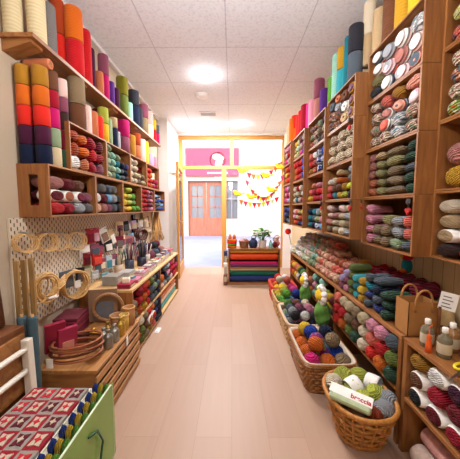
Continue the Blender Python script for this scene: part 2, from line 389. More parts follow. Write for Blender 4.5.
# ceiling fittings
LAMP = emit('lamp_diffuser', 'fff4e2', 10)
RIM = plain('white_plastic', 'f0efec', .4, var=.02)
def downlight(x, y, lab, e=17):
    t = thing('downlight', lab, 'ceiling light', (x, y, CZ))
    MB().lathe([(.04,-.004),(.055,-.012),(.06,-.004),(.06,0),(.04,0)], 24).build('trim_ring', RIM, t, True)
    MB().lathe([(.0,-.03),(.025,-.026),(.038,-.012),(.04,-.001),(0,-.001)], 24).build('diffuser', LAMP, t, True)
    l = bpy.data.lights.new('downlight_lamp', 'AREA'); l.shape = 'DISK'; l.size = .07; l.energy = e; l.color = (.98, .98, 1)
    o = bpy.data.objects.new('downlight_lamp', l); COL.objects.link(o); o.location = (x, y, CZ-.033)
    l = bpy.data.lights.new('downlight_glow', 'POINT'); l.shadow_soft_size = .03; l.energy = 1.2; l.color = (.98, .98, 1)
    o = bpy.data.objects.new('downlight_glow', l); COL.objects.link(o); o.location = (x, y, CZ-.07)
downlight(-.28, 2.91, 'round bright ceiling light nearest the round smoke detector')
downlight(-.408, 4.54, 'round ceiling light above the open shop door')
downlight(.135, 4.544, 'round ceiling light above the bunting, right of the door light')
def fill_globe(x, y, lab, e):  # unseen globe lamp, added to brighten the ceiling and the upper cones
    t = thing('added_fill_lamp', lab, 'ceiling light', (x, y, CZ))
    MB().lathe([(0, -.02), (.045, -.018), (.05, -.001), (0, -.001)], 20).build('ceiling_rose', RIM, t, True)
    MB().tube([(0, 0, -.02), (0, 0, -.51)], .004, 6).build('cord', RIM, t)
    MB().sphere((0, 0, -.58), .07, 20, 12).build('fill_light_globe', emit('fill_glow_%d' % e, 'f8f8fb', e/(PI*.0616)), t, True)
fill_globe(-.05, .97, 'added fill globe lamp over the aisle, unseen just above the view', 20)
fill_globe(-.05, -.8, 'added fill globe lamp over the aisle, unseen behind the viewpoint', 13)
t = thing('smoke_detector', 'round white smoke detector on the ceiling behind the bright light', 'smoke detector', (-.379, 3.404, CZ))
MB().lathe([(.0,-.04),(.05,-.038),(.075,-.022),(.075,-.012),(0,-.012)], 24).build('cover', RIM, t, True)
MB().lathe([(0,-.012),(.09,-.012),(.09,0),(0,0)], 24).build('base_plate', RIM, t, True)
t = thing('ceiling_vent', 'small rectangular white vent grille on the far ceiling', 'vent', (-.36, 4.05, CZ))
MB().box(-.13, .13, -.09, -.07, -.012, 0).box(-.13, .13, .07, .09, -.012, 0).box(-.13, -.11, -.07, .07, -.012, 0).box(.11, .13, -.07, .07, -.012, 0).build('frame', RIM, t)
q = MB()
for i in range(6): q.box(-.11, .11, -.065+.023*i, -.055+.023*i, -.008, -.001)
q.build('grille', plain('grey_grille', 'c3c4c6', .5), t)

# ------------------------------------------------------------------ street outside
struct(MB().box(-6, 6, YF+.08, 8.6, -.12, -.02).build('pavement', plain('pale_paving', '8f8c98', .9, var=.1, scale=3)))
struct(MB().box(-6, 6, 8.6, 11.4, -.14, -.05).build('street_road', plain('grey_paving', '83828f', .9, var=.1, scale=2)))
FB = 11.4
bld = thing('street_building', 'pale shop building across the street with pink sign and wooden doors', 'building', (0, FB, 0))
STO = plain('pale_render', 'c4ae9c', .9, var=.06, scale=2)
w = MB(); w.box(-6, -2.0, 0, .6, -.1, 4.0); w.box(-.35, -.27, 0, .6, -.1, 2.35); w.box(.25, 6, 0, .6, -.1, 4.0); w.box(-2.0, .25, 0, .6, 2.35, 4.0); w.box(-2., -1.92, 0, .6, -.1, 2.35); w.box(-.27, .25, .0, .6, -.1, .7)
w.build('wall', STO, bld)
MB().box(-2.0, .28, -.1, 0, 2.55, 3.72).build('sign_board', plain('pink_sign', 'c43f5c', .5, var=.04), bld)
q = MB(); q.lathe([(.30,-.012),(.34,-.012),(.34,0),(.30,0),(.30,-.012)], 32, Matrix.Translation((-.62, -.1, 3.22)) @ Matrix.Rotation(PI/2, 4, 'X'))
q.build('sign_ring', plain('pale_pink_paint', 'eda0b4', .6), bld)
q = MB(); q.prism([(-.22,.22),(-.05,.28),(.16,.22),(.22,.0),(.17,-.2),(.04,-.27),(-.1,-.18),(-.06,.02),(-.2,.08)], .02, Matrix.Translation((-.62, -.11, 3.2)) @ Matrix.Rotation(PI/2, 4, 'X'))
q.build('sign_emblem', plain('cream_paint', 'f3ddc4', .6), bld)
q = MB()
for i in range(9): q.box(-1.5+.21*i, -1.36+.21*i, -.115, -.1, 2.84+.03*(i % 3), 2.97)
for i in range(7): q.box(-1.05+.13*i, -.97+.13*i, -.115, -.1, 2.64, 2.71)
q.build('sign_lettering', MATS['cream_paint'], bld)
DW = wood('street_door_wood', '8a4a34', 'a8604a', 2, 5)
dg = plain('dark_shop_glass', '6d7076', .1)
for x0, x1 in ((-1.92, -1.14), (-1.13, -.35)):
    q = MB(); q.box(x0, x0+.14, .12, .18, -.08, 2.3); q.box(x1-.14, x1, .12, .18, -.08, 2.3); q.box(x0+.14, x1-.14, .12, .18, 2.15, 2.3); q.box(x0+.14, x1-.14, .12, .18, -.08, .75)
    q.box((x0+x1)/2-.02, (x0+x1)/2+.02, .13, .17, .75, 2.15); q.box(x0+.14, x1-.14, .13, .17, 1.2, 1.24); q.box(x0+.14, x1-.14, .13, .17, 1.68, 1.72)
    dl = q.build('door_leaf', DW, bld)
    MB().box(x0+.14, x1-.14, .145, .155, .75, 2.15).build('pane', dg, dl)
MB().box(-1.92, -.35, .1, .2, 2.3, 2.35).build('door_lintel', DW, bld)
MB().box(-.27, .25, .2, .24, .7, 2.35).build('shop_window', dg, bld)
q = MB(); q.box(-.27, .25, .1, .2, 1.55, 1.6); q.box(-.03, .01, .1, .2, .7, 2.35); q.build('window_frame', plain('grey_frame', '8d8488', .6), bld)
MB().box(-.75, -.35, -.03, 0, 2.38, 2.52).build('number_plate', plain('white_plate', 'efeae6', .6), bld)

# ------------------------------------------------------------------ crates
def crate_meshes(ln, dp, ht, slot=True):
    th = .011; P_ = {}
    P_['end'] = MB().box(-dp/2, -.028, -th/2, th/2, 0, ht).box(.028, dp/2, -th/2, th/2, 0, ht).box(-.028, .028, -th/2, th/2, 0, ht*.22).box(-.028, .028, -th/2, th/2, ht*.8, ht)
    if not slot: P_['end'] = MB().box(-dp/2, dp/2, -th/2, th/2, 0, ht)
    P_['bottom'] = MB().box(-dp/2, dp/2, th+.0005, ln-th-.0005, 0, .009)
    P_['top'] = MB().box(-dp/2, dp/2, th+.0005, ln-th-.0005, ht-.009, ht)
    P_['back'] = MB().box(-.004, .004, th+.0005, ln-th-.0005, .0095, ht-.0095)
    P_['batten'] = MB().prism([(0, 0), (.022, 0), (0, .022)], ht-.019, Matrix.Translation((0, 0, ht/2)))
    return P_
CM = {}
def crate(side, a, y0, ln, dp, z0, ht, label, group):
    """open-fronted crate; side -1 = left wall, +1 = right wall; its opening faces the aisle at |x| = a"""
    key = (round(ln, 3), round(dp, 3), round(ht, 3))
    if key not in CM: CM[key] = {k: v.mesh('crate_'+k, PINEZ if k == 'end' else PINE) for k, v in crate_meshes(ln, dp, ht, side < 0).items()}
    t = thing('wooden_crate', label, 'crate', (side*(a+dp/2), y0, z0), 0, group)
    def kid(n, k, loc, rz=0):
        o = bpy.data.objects.new(n, CM[key][k]); COL.objects.link(o); o.parent = t; o.location = loc; o.rotation_euler = (0, 0, rz)
    kid('end_panel', 'end', (0, .0055, 0)); kid('end_panel', 'end', (0, ln-.0055, 0))
    kid('bottom_panel', 'bottom', (0, 0, 0)); kid('top_panel', 'top', (0, 0, 0)); kid('back_panel', 'back', (side*(dp/2-.004), 0, 0))
    return t
ROWW = ['bottom', 'second up', 'third up', 'fourth up', 'fifth up', 'sixth up', 'seventh up']
def colw(i, n):
    if n == 1: return 'only'
    if i == 0: return 'leftmost'
    if i == n-1: return 'rightmost'
    return ORD[i]
def fill(side, a, y0, ln, z0, ht, cols, kind, bay, Lx=.16, hh=None, band=False, inset=-.004, endl=None):
    """columns are listed left to right as the photo shows them, each bottom to top"""
    n = len(cols); ys = y0+.016; ye = y0+ln-.016
    wts = [c[0] if isinstance(c[0], (int, float)) else 1 for c in cols]; tot = sum(wts); cum = 0
    grp = 'yarns in the '+bay
    for ci, col in enumerate(cols):
        w = (ye-ys)*wts[ci]/tot; c0 = cum*(ye-ys)/tot; cum += wts[ci]
        items = col[1:] if isinstance(col[0], (int, float)) else col
        yc = ys+c0+w/2 if side < 0 else ye-c0-w/2
        h = hh if hh else (ht-.024)/max(len(items), 1)
        h = min(h, (ht-.022)/max(len(items), 1))
        for ri, c in enumerate(items):
            if c is None: continue
            k = kind
            if isinstance(c, tuple): k, c = c
            bd = False
            if c.endswith('*'): c = c[:-1]; bd = True
            kk = k+R.choice(['', '1', '2']) if k == 'hank' else k
            x = side*(a+inset+Lx/2+R.uniform(0, .012))
            sw = w*.97; sh = h*.985
            if k == 'ball': sw = sh = min(sw, sh); lx = sh
            else: lx = Lx*R.uniform(.94, 1.0)
            if k == 'ball': x = side*(a+inset+lx/2+R.uniform(0, .01))
            lab = f"{cname(c)} {KN[k]}, {ROWW[ri]} in {colw(ci, n)} stack, {bay}"
            put(kk, c, (x, yc, z0+.0105+h*(ri+.5)), (lx, sw, sh), lab, grp, (R.choice([0, PI]), 0, R.uniform(-.05, .05)+(PI if side < 0 else 0)), PAPER if bd or band else None, endl=(endl is not None and (ci, ri) in endl))

# left wall
AL = 1.013; DL = .176
LB = [1.446, 1.949, 2.434, 2.927, 3.42, 3.93]; UB = [1.654, 2.139, 2.633, 3.135, 3.655]
ZL0, ZL1, CHT = 1.13, 1.425, .294
lowc = ['red and mauve skeins','grey, maroon and peach skeins','yellow, lime and green hanks','red and mauve hanks','blue hanks']
upc = ['rust and red hanks','sage, mint and navy hanks','cream balls','scarlet hanks']
pl = ['nearest','second','third','fourth','farthest']
for i in range(5):
    crate(-1, AL, LB[i], LB[i+1]-LB[i]-.002, DL, ZL0, CHT, f'open pine crate holding {lowc[i]}, lower row on left wall', 'crates on the left wall')
for i in range(4):
    crate(-1, AL, UB[i], UB[i+1]-UB[i]-.002, DL, ZL1, CHT, f'open pine crate holding {upc[i]}, upper row on left wall', 'crates on the left wall')
def lb(i): return f'left wall lower {pl[i]} crate'
def ub(i): return f'left wall upper {(["nearest","second","third","farthest"])[i]} crate'
fill(-1, AL, LB[0], .5, ZL0, CHT, [[1.3,'red','maroon*','dusty rose'], ['crimson','terracotta*','maroon'], ['pewter','burgundy*','brown'], ['grey','mauve']], 'skein', lb(0), .14, .075)
fill(-1, AL, LB[1], .485, ZL0, CHT, [['peach','white*'], ['dusty rose','maroon','grey'], ['mauve','sky blue','slate'], ['slate','pewter','grey'], ['black','black']], 'skein', lb(1), .14, .078)
fill(-1, AL, LB[2], .493, ZL0, CHT, [['mustard','yellow','yellow'], ['yellow','lime','lime','lime'], ['leaf green','green','leaf green'], ['leaf green']], 'hank', lb(2), .14, .062)
fill(-1, AL, LB[3], .493, ZL0, CHT, [['red','red','crimson','red','red'], ['crimson','red','red','red','red'], ['mauve','burgundy','mauve','mauve','pink'], ['pink','mauve','pink','mauve','mauve']], 'hank', lb(3), .14, .052)
fill(-1, AL, LB[4], .508, ZL0, CHT, [['navy','slate','slate','sky blue'], ['indigo','slate','blue','slate'], ['blue','sky blue','indigo']], 'hank', lb(4), .14, .056)
fill(-1, AL, UB[0], .483, ZL1, CHT, [['white*','rust','rust'], ['terracotta','orange','orange'], ['crimson','red','crimson'], ['mauve','crimson','maroon']], 'hank', ub(0), .14, .086)
fill(-1, AL, UB[1], .492, ZL1, CHT, [['pale green','sage','pale green','sage','sage'], ['sage','pale green','mint','mint'], ['teal','mint','teal','sage'], ['slate','slate','navy'], ['navy','navy','indigo']], 'hank', ub(1), .14, .056)
fill(-1, AL, UB[2], .5, ZL1, CHT, [['cream','cream','cream','cream'], ['cream','linen','cream','cream'], ['taupe','beige'], ['beige','taupe']], 'ball', ub(2), .14, .064)
fill(-1, AL, UB[3], .518, ZL1, CHT, [['scarlet','orange','scarlet','scarlet'], ['orange','scarlet','orange','scarlet'], ['magenta','crimson'], ['crimson','magenta']], 'hank', ub(3), .14, .06)

# top plank with its cleats and row of cones
pk = thing('wall_shelf', 'long pine shelf plank high on the left wall carrying yarn cones', 'shelf', (WL, 1.39, 2.05))
MB().box(.001, -WL-AL, 0, 2.40, 0, .022).build('plank', PINE, pk, bevel=.002)
for yy in (.06, .5, 1.0, 1.5, 2.0): MB().prism([(0.001, 0), (.15, 0), (.15, -.015), (.001, -.06)], .09, Matrix.Translation((0, yy, 0)) @ Matrix.Rotation(PI/2, 4, 'X')).build('bracket', PINEX, pk)

def proj_u(x, y, z):
    c, s = math.cos(-YAW), math.sin(-YAW); x, y = x*c-y*s, x*s+y*c; z -= CH
    return 230+F*x/(y*math.cos(TH)-z*math.sin(TH))
def edge_y(px, X, r, side, z=1.18):
    lo, hi = .6, 5.5
    for _ in range(50):
        Y = (lo+hi)/2; th = math.atan2(X, Y)-math.asin(r/math.hypot(X, Y))
        ro = math.hypot(X, Y)*math.cos(math.asin(r/math.hypot(X, Y))); u = proj_u(side*ro*math.sin(th), ro*math.cos(th), z)
        if (u < px) == (side < 0): lo = Y
        else: hi = Y
    return Y
def cones(side, X, zb, specs, where, dflt=.098, px=True, ymax=9):
    """specs: (photo edge px or y, diameter, [(colour, height)...] bottom to top)"""
    py, pd = None, 0
    for i, (e, dm, stack) in enumerate(specs):
        y = edge_y(e, X, dm/2, side, zb+sum(h for _, h in stack)*.5) if px else e
        if py is not None and y-py < (dm+pd)/2:
            dm = max(.055, min(dm, 2*(y-py)-pd)); y = max(y, py+(dm+pd)/2+.001)
        y = min(y, ymax-dm/2); py, pd = y, dm
        z = zb+.0005
        n = len(stack)
        for k, (c, h) in enumerate(stack):
            w_ = '' if n == 1 else ('upper ' if k == 1 else 'lower ') if n == 2 else ORD[k]+' up '
            lab = f"{cname(c)} yarn cone, {w_}in {ORD[i]} stack, {where}" if n > 1 else f"single {cname(c)} yarn cone standing {ORD[i]}, {where}"
            put('spool', c, (side*X, y, z), (dm, dm, h-.001), lab, 'cones '+where, (0, 0, R.uniform(0, 6)), core=(k == n-1))
            z += h
cones(-1, 1.062, 2.072, [(46,.092,[('linen',.40)]),(67,.1,[('grey',.26)]) if False else (57,.085,[('grey',.27)]),(84,.115,[('red',.22),('orange',.21)]),(92,.085,[('red',.38)]),(97,.08,[('plum',.30)]),
   (104,.065,[('terracotta',.19)]),(110,.095,[('magenta',.2),('mauve',.16)]),(115,.075,[('purple',.2)]),(120,.075,[('plum',.19)]),(128.5,.11,[('moss',.19),('olive',.17)]),(133,.085,[('mint',.18)]),
   (139.5,.12,[('navy',.2),('charcoal',.16)]),(143,.085,[('charcoal',.24)]),(148.5,.11,[('taupe',.18),('mauve',.16)]),(153.5,.11,[('cream',.17),('blush',.16)]),(156.5,.09,[('red',.15),('yellow',.13)]),(160,.09,[('magenta',.14),('slate',.12)])], 'left top plank front row', ymax=3.78)
cones(-1, 1.146, 2.072, [(22,.088,[('linen',.42)]),(66,.085,[('scarlet',.24),('rust',.22)]),(81,.075,[('crimson',.3)])], 'left top plank back row')
# cones standing on the crates below the plank
cones(-1, 1.062, ZL1+.2945, [(86,.11,[('brown',.16),('taupe',.18)]),(92,.075,[('blush',.2)]),(98.5,.08,[('terracotta',.19)]),(104,.085,[('scarlet',.18)]),(109,.085,[('yellow',.15),('lime',.13)]),(113,.078,[('sage',.22)]),
   (118,.08,[('navy',.17),('sand',.09)]),(121,.07,[('pewter',.16)]),(130,.12,[('mauve',.15),('magenta',.16)]),(136,.1,[('ochre',.22)]),(141,.1,[('terracotta',.15),('rust',.13)]),(146,.1,[('blush',.26)]),(149,.085,[('yellow',.27)]),(154,.09,[('lavender',.16)]),(157,.085,[('pink',.15)])], 'on left upper crates, front row')
cones(-1, 1.14, ZL1+.2945, [(103,.08,[('crimson',.17),('maroon',.12)]),(122,.08,[('slate',.24)])], 'on left upper crates, back row')
CO = .107
cones(-1, 1.062, ZL0+.2945, [(51,.082,[('navy',CO),('plum',CO-.005),('scarlet',CO),('orange',CO),('ochre',CO)]),(60.5,.075,[('beige',.115),('sage',.11),('magenta',.115),('crimson',.1),('brown',.11)]),(69.5,.066,[('dark green',.12),('maroon',.12),('dark brown',.11),('mauve',.09),('blush',.11)])], 'on left lower crate, front row')
cones(-1, 1.146, ZL0+.2945, [(33.5,.074,[('navy',CO),('plum',CO-.005),('scarlet',CO),('orange',CO),('ochre',CO)])], 'on left lower crate, back row')
put('spool', 'terracotta', (-1.165, 1.535, ZL0+.2945+CO*5+.031), (.058, .058, .14), 'terracotta yarn cone lying across the ochre cones under the plank', None, (0, PI/2, 0), core=True)

# right wall: five columns of crates, each stepped forward a little
RC = [  # a, y0, length, z base, pitch
 (.953, .753, .493, .945, .313), (.866, 1.248, .492, .945, .298), (.79, 1.742, .492, .97, .269), (.773, 2.236, .484, .97, .262), (.736, 2.722, .496, .97, .256), (.71, 3.22, .40, .97, .256)]
cn = ['nearest', 'second', 'third', 'fourth', 'fifth', 'farthest']
rn = ['bottom', 'second row', 'third row', 'top']
def rb(i, r): return f'right wall {cn[i]} column {rn[r]} crate'
for i, (a, y0, ln, z0, pt) in enumerate(RC):
    for r in range(4):
        crate(1, a, y0, ln, WR-a-.001, z0+r*pt, pt-.002, f'open pine crate on the right wall, {cn[i]} column, {rn[r]}', 'crates on the right wall')
def rf(i, r, cols, kind, hh=None, **kw):
    a, y0, ln, z0, pt = RC[i]; fill(1, a, y0, ln, z0+r*pt, pt-.002, cols, kind, rb(i, r), hh=hh, **kw)
# nearest column: only its far part lies in the photograph
Nn = [None, None, None]
rf(0, 3, [['vred','vlime','vpink'], ['vmulti','vgreenpink','vlime'], ['vred','vlime','vgreenpink'], ['vlime','vmulti']], 'hank', .085)
rf(0, 2, [['vmulti','vrosegrey','vdull','vrosegrey'], ['vlime','vlime','vlime','vred'], ['yellow','vlime','vmulti','vred'], ['vlime','yellow','vlime','vmulti'], ['vmulti','vlime','yellow','vdull']], 'ball', .07)
rf(0, 1, [['mustard','dusty rose'], ['salmon','vtealw'], ['pewter','pink'], ['sand','blush']], 'ball', .1)
rf(0, 0, [['dark brown','sand*','sand','cream'], ['red','mustard','pink','cream'], ['maroon','coral','ochre'], ['brown','sand']], 'skein', .066)
# second column (A)
rf(1, 3, [['charcoal','khaki','vpastel','vmuted'], ['vmuted','vpastel','vmuted'], ['vpastel','vmuted','vpastel'], ['vmuted','vpastel','vtealw']], 'skein', .085)
rf(1, 2, [['vrosegrey','vgreenpink','vrosegrey','vrosegrey'], ['vrosegrey','vpastel','vmuted','coral'], ['vtealw','vtealw','vmuted','ochre'], ['vgreenpink','vgreenpink','vpastel','salmon']], 'hank', .07)
rf(1, 1, [['terracotta','terracotta','dusty rose','dusty rose','dusty rose'], [.9,'khaki','khaki','khaki','khaki','sand'], [1.7,'taupe','taupe','taupe','khaki','taupe'], ['dark green','dark green','slate','dark green','dark green']], 'hank', .052)
rf(1, 0, [['pink','pink','pink','pink'], ['taupe','taupe'], ['taupe','taupe','khaki'], ['sage','pewter','pewter'], ['slate','coral','coral']], 'hank', .062)
# third column (B)
rf(2, 3, [['vdull','vdull','slate'], ['brown','vdull','pewter','terracotta'], ['sand','white','brown'], ['ochre','ochre','ochre']], 'cake', .078, endl={(3, 0), (3, 1), (3, 2)})
rf(2, 2, [['vbeige','vbeige','vgreenpink'], ['vbeige','vbeige','vbeige'], ['vbeige','vbeige','vbeige']], 'hank', .078)
rf(2, 1, [['red','coral','white'], ['teal','brown','cream'], ['mustard','brown','orange','sand'], ['lime','ochre'], ['black','neon yellow','grey','pewter']], 'hank', .056)
rf(2, 0, [['taupe','dusty rose','blush','blush'], ['linen','vbeige','dusty rose'], ['cream','linen','beige','blush'], ['pewter','taupe','pewter','linen']], 'hank', .056)
# fourth column (C)
rf(3, 3, [['vred','sage','vdull'], ['vgreenpink','vrosegrey','vdull'], ['charcoal','taupe','sage'], ['vdull','vrosegrey','plum']], 'hank', .07)
rf(3, 2, [['ochre','red','coral'], ['vred','vred','white'], ['vblue','vblue','vblue'], ['navy','vblue','blue']], 'hank', .07)
rf(3, 1, [['yellow','coral'], ['red','crimson','terracotta'], ['crimson','red','pink'], ['magenta','scarlet']], 'hank', .06)
rf(3, 0, [['teal','teal','navy'], ['navy','slate','teal'], ['vblue','vmulti','pewter'], ['sky blue','pink','vmulti']], 'hank', .065)
# fifth column (D)
rf(4, 3, [['vlime','vlime','yellow'], ['vlime','pale green','vlime'], ['hot pink','vpink','mauve'], ['purple','mauve','vpink']], 'hank', .07)
rf(4, 2, [['orange','orange','scarlet'], ['red','red','red'], ['crimson','red','scarlet'], ['cobalt','blue','cobalt']], 'hank', .075)
rf(4, 1, [['cream','linen','cream'], ['teal','cream','red'], ['blush','taupe','cream'], ['crimson','white']], 'ball', .066)
rf(4, 0, [['orange','pink','blush'], ['red','vmulti','coral'], ['navy','orange','vmulti'], ['blue','crimson','yellow']], 'hank', .062)
# farthest column (E)
rf(5, 3, [['hot pink','vpink','pink'], ['vpink','red','pink'], ['orange','vred','coral']], 'hank', .075)
rf(5, 2, [['orange','yellow','orange'], ['scarlet','orange','red'], ['red','crimson','scarlet']], 'hank', .075)
rf(5, 1, [['hot pink','pink','hot pink'], ['pink','magenta','pink'], ['turquoise','mint','teal']], 'hank', .075)
rf(5, 0, [['navy','blue','indigo'], ['slate','navy','blue'], ['sky blue','navy','indigo']], 'hank', .07)
# cones on top of the right crates
top = lambda i: RC[i][3]+4*RC[i][4]-.0015
def rcones(i, X, specs, where): cones(1, X, top(i), specs, where)
cones(1, 1.005, top(0), [(1.20,.09,[('charcoal',.2)])], 'on right nearest column', px=False)
rcones(1, .92, [(409,.095,[('yellow',.36)]),(395,.09,[('mustard',.38)]),(382.5,.1,[('brown',.36)]),(372,.085,[('sand',.27)]),(362.5,.08,[('sand',.2),('cream',.21)])], 'on right second column, front row')
cones(1, 1.02, top(1), [(1.46,.1,[('maroon',.4)]),(1.60,.1,[('cream',.4)])], 'on right second column, back row', px=False)
rcones(2, .845, [(347.5,.1,[('slate',.19),('charcoal',.18)]),(343.5,.075,[('teal',.36)]),(336.5,.095,[('turquoise',.18),('mustard',.16)]),(331.5,.085,[('mint',.36)]),(327.5,.075,[('leaf green',.23)])], 'on right third column')
rcones(3, .83, [(319.5,.09,[('purple',.22)]),(313.5,.1,[('dusty rose',.2),('mauve',.18)]),(308,.1,[('pink',.26)]),(305.5,.09,[('hot pink',.27)])], 'on right fourth column')
rcones(4, .795, [(300.5,.1,[('crimson',.3)]),(297.8,.1,[('red',.28)]),(295.3,.1,[('scarlet',.27)]),(291.2,.11,[('orange',.17),('scarlet',.16)])], 'on right fifth column')
rcones(5, .765, [(289,.1,[('orange',.3)]),(286.6,.1,[('sand',.26)]),(284.5,.1,[('cream',.2)])], 'on right farthest column')

# felt hearts hanging at the crate corners
HB = plain('red_felt', 'c0201f', .8); HD = plain('dark_felt', '3f3a38', .9)
def heart(u, v, a, lab):
    p = onx(u, v, a); t = thing('heart_ornament', lab, 'ornament', (p.x-.008, p.y, p.z), 0, 'felt hearts on the right crates')
    pts = []
    for i in range(24):
        s = 2*PI*i/24; pts.append((16*math.sin(s)**3*.0011, (13*math.cos(s)-5*math.cos(2*s)-2*math.cos(3*s)-math.cos(4*s))*.0011))
    mx_ = Matrix.Rotation(PI/2, 4, 'Z') @ Matrix.Rotation(PI/2, 4, 'X')
    MB().prism(pts, .01, mx_).build('heart', HB, t)
    MB().sphere((0, 0, .045), (.008, .016, .016)).build('felt_knot', HD, t, True)
    MB().tube([(0, 0, .012), (0, 0, .045)], .0018, 5).build('cord', HD, t)
heart(350.5, 127, .79, 'small red felt heart beside the striped rose hanks')
heart(361, 165, .866, 'small red felt heart beside the dusty rose hanks')
heart(361.5, 208, .866, 'small red felt heart left of the pink hanks')
heart(409.5, 211, .866, 'large red felt heart under the dark green hanks corner')
heart(351, 208, .79, 'small red felt heart at the lower corner of the third crate column')
heart(428, 210, .953, 'red felt heart under the ochre ball at the nearest crates')
heart(322, 208, .773, 'tiny red felt heart at the corner of the fourth crate column')

# ------------------------------------------------------------------ right counter and shelf
AC = .82; ZC = .565; ZS = .285
def shelf_unit(name, lab, y0, y1, ups, zc):
    t = thing(name, lab, 'shelf', (AC, y0, 0)); D = WR-AC-.002
    MB().box(0, D, 0, y1-y0, zc-.02, zc).build('counter_top', PINE, t, bevel=.002)
    MB().box(.0, D, .025, y1-y0-.025, ZS-.018, ZS).build('shelf_board', PINE, t, bevel=.002)
    for u_ in ups: MB().box(0.002, D, u_-y0-.012, u_-y0+.012, 0, zc-.0205).build('upright', PINEZ, t)
    MB().box(D-.008, D, .02, y1-y0-.02, ZS+.001, zc-.021).build('back_panel', DARKW, t)
    return t
shelf_unit('shelf_counter', 'long low pine shelf unit along the right wall heaped with yarn', 1.215, 3.62, [1.228, 2.03, 2.82, 3.607], ZC)
shelf_unit('shelf_counter', 'near pine shelf unit with bottles and bag on top', .45, 1.2, [.463, 1.187], ZC)
def rcol(y, z0, cols, kind, where, X0=AC+.006, Lx=.2, w=.1, h=.085, dy=None):
    """columns run from far (left in the photo) to near"""
    n = len(cols)
    for ci, col in enumerate(cols):
        for ri, c in enumerate(col):
            k = kind; bd = None
            if isinstance(c, tuple): k, c = c
            if c.endswith('*'): c = c[:-1]; bd = PAPER
            kk = k+R.choice(['', '1', '2']) if k == 'hank' else k
            lx = Lx*R.uniform(.92, 1) if k != 'ball' else min(w, h)*.98
            put(kk, c, (X0+lx/2+R.uniform(0, .015), y-w*(ci+.5), z0+.0005+h*(ri+.5)), (lx, w*.97, h*.985), f"{cname(c)} {KN[k]}, {ROWW[ri]} in {colw(ci, n)} stack, {where}", 'yarns '+where, (R.choice([0, PI]), 0, R.uniform(-.06, .06)), bd)
rcol(2.01, ZS, [['scarlet','red','coral'], ['orange','red','beige'], ['moss','taupe','beige'], ['dark green','brown','taupe'], ['cream','cream','linen'], ['scarlet','coral','pink'], ['orange','red','pink'], ['dark green','moss','slate']], 'skein', 'right shelf nearest bay', w=.097, h=.084, X0=AC-.03)
rcol(2.80, ZS, [['brown','terracotta'], ['orange','brown'], ['mint','pink','mint'], ['coral','leaf green','dark green'], ['pink','sage','mint'], ['yellow','lime'], ['yellow','mustard'], ['brown','maroon']], 'ball', 'right shelf middle bay', w=.094, h=.082, X0=AC-.02)
rcol(3.58, ZS, [['red','orange'], ['orange','yellow'], ['yellow','coral'], ['white','mustard'], ['navy','dark green'], ['moss','green'], ['navy','indigo']], 'ball', 'right shelf farthest bay', w=.104, h=.09, X0=AC-.02)
# counter-top, near end: long skeins laid towards the wall, dark red at the back
rcol(2.0, ZC, [['mauve','lavender'], ['pink','mauve','lavender'], ['moss','moss','olive','moss'], ['turquoise','teal','turquoise'], ['mustard','yellow','mustard']], 'skein', 'right counter before the blue stack', w=.075, h=.056, Lx=.16, X0=AC+.004)
rcol(1.622, ZC, [[('hank','slate'),('hank','indigo'),('hank','teal'),('hank','slate')], [('hank','indigo'),('hank','slate'),('hank','navy'),('hank','slate')], [('hank','dark green'),('hank','dark green'),('hank','dark green')]], 'hank', 'right counter by the wall', w=.09, h=.054, Lx=.15, X0=AC+.004)
for k, (y, z, c) in enumerate([(1.95,.06,'burgundy'),(1.86,.06,'maroon'),(1.77,.06,'crimson'),(1.68,.06,'burgundy'),(1.58,.06,'maroon'),(1.49,.06,'burgundy'),(1.40,.06,'maroon'),(1.91,.16,'red'),(1.815,.16,'burgundy'),(1.72,.16,'crimson'),(1.63,.16,'burgundy'),(1.53,.16,'maroon'),(1.44,.16,'burgundy')]):
    put('hank', c, (1.085, y, ZC+z-.01), (.15, .09, .099), f"{c} hank at the back of right counter, {ORD[k]} along the wall {'layer' if k < 7 else 'upper layer'}", 'dark red hanks at the back of the right counter', (0, 0, R.uniform(-.05, .05)))
# heap of small twisted hanks on the far counter
NW = ORD+['twenty-first','twenty-second']
for ci in range(19):
    y = 3.56-ci*.0815; tt = ci/18; lay = 5 if 1 < ci < 15 else (4 if ci < 17 else 3)
    for ri in range(lay):
        if tt < .35: pc = ['pale pink','white','white','pale pink','cream','pale green']  # pale yarns, lightened further to carry the window brightness in their colour
        elif tt < .68: pc = ['pale green','sage','salmon','peach','cream','blush','mint']
        else: pc = ['salmon','salmon','coral','peach','terracotta','peach']
        nx = 1 if ri > 2 else 2
        for xi in range(nx):
            c = R.choice(pc); d = R.uniform(.95, 1.05)
            x = AC+.07+ri*.034+xi*.13+R.uniform(-.008, .008)
            if x > WR-.06: continue
            put(R.choice(['mini','mini1']), c, (x, y+(ri % 2)*.03+R.uniform(-.004, .004), ZC+.034+.057*ri), (.128*d, .078, .064), f"{c} mini hank, {ROWW[ri]} {'in front' if xi == 0 else 'behind'}, {NW[ci]} from window, right counter heap", 'mini hanks heaped on the right counter', (R.uniform(0, 6), R.uniform(-.12, .12), R.uniform(-.3, .3)))
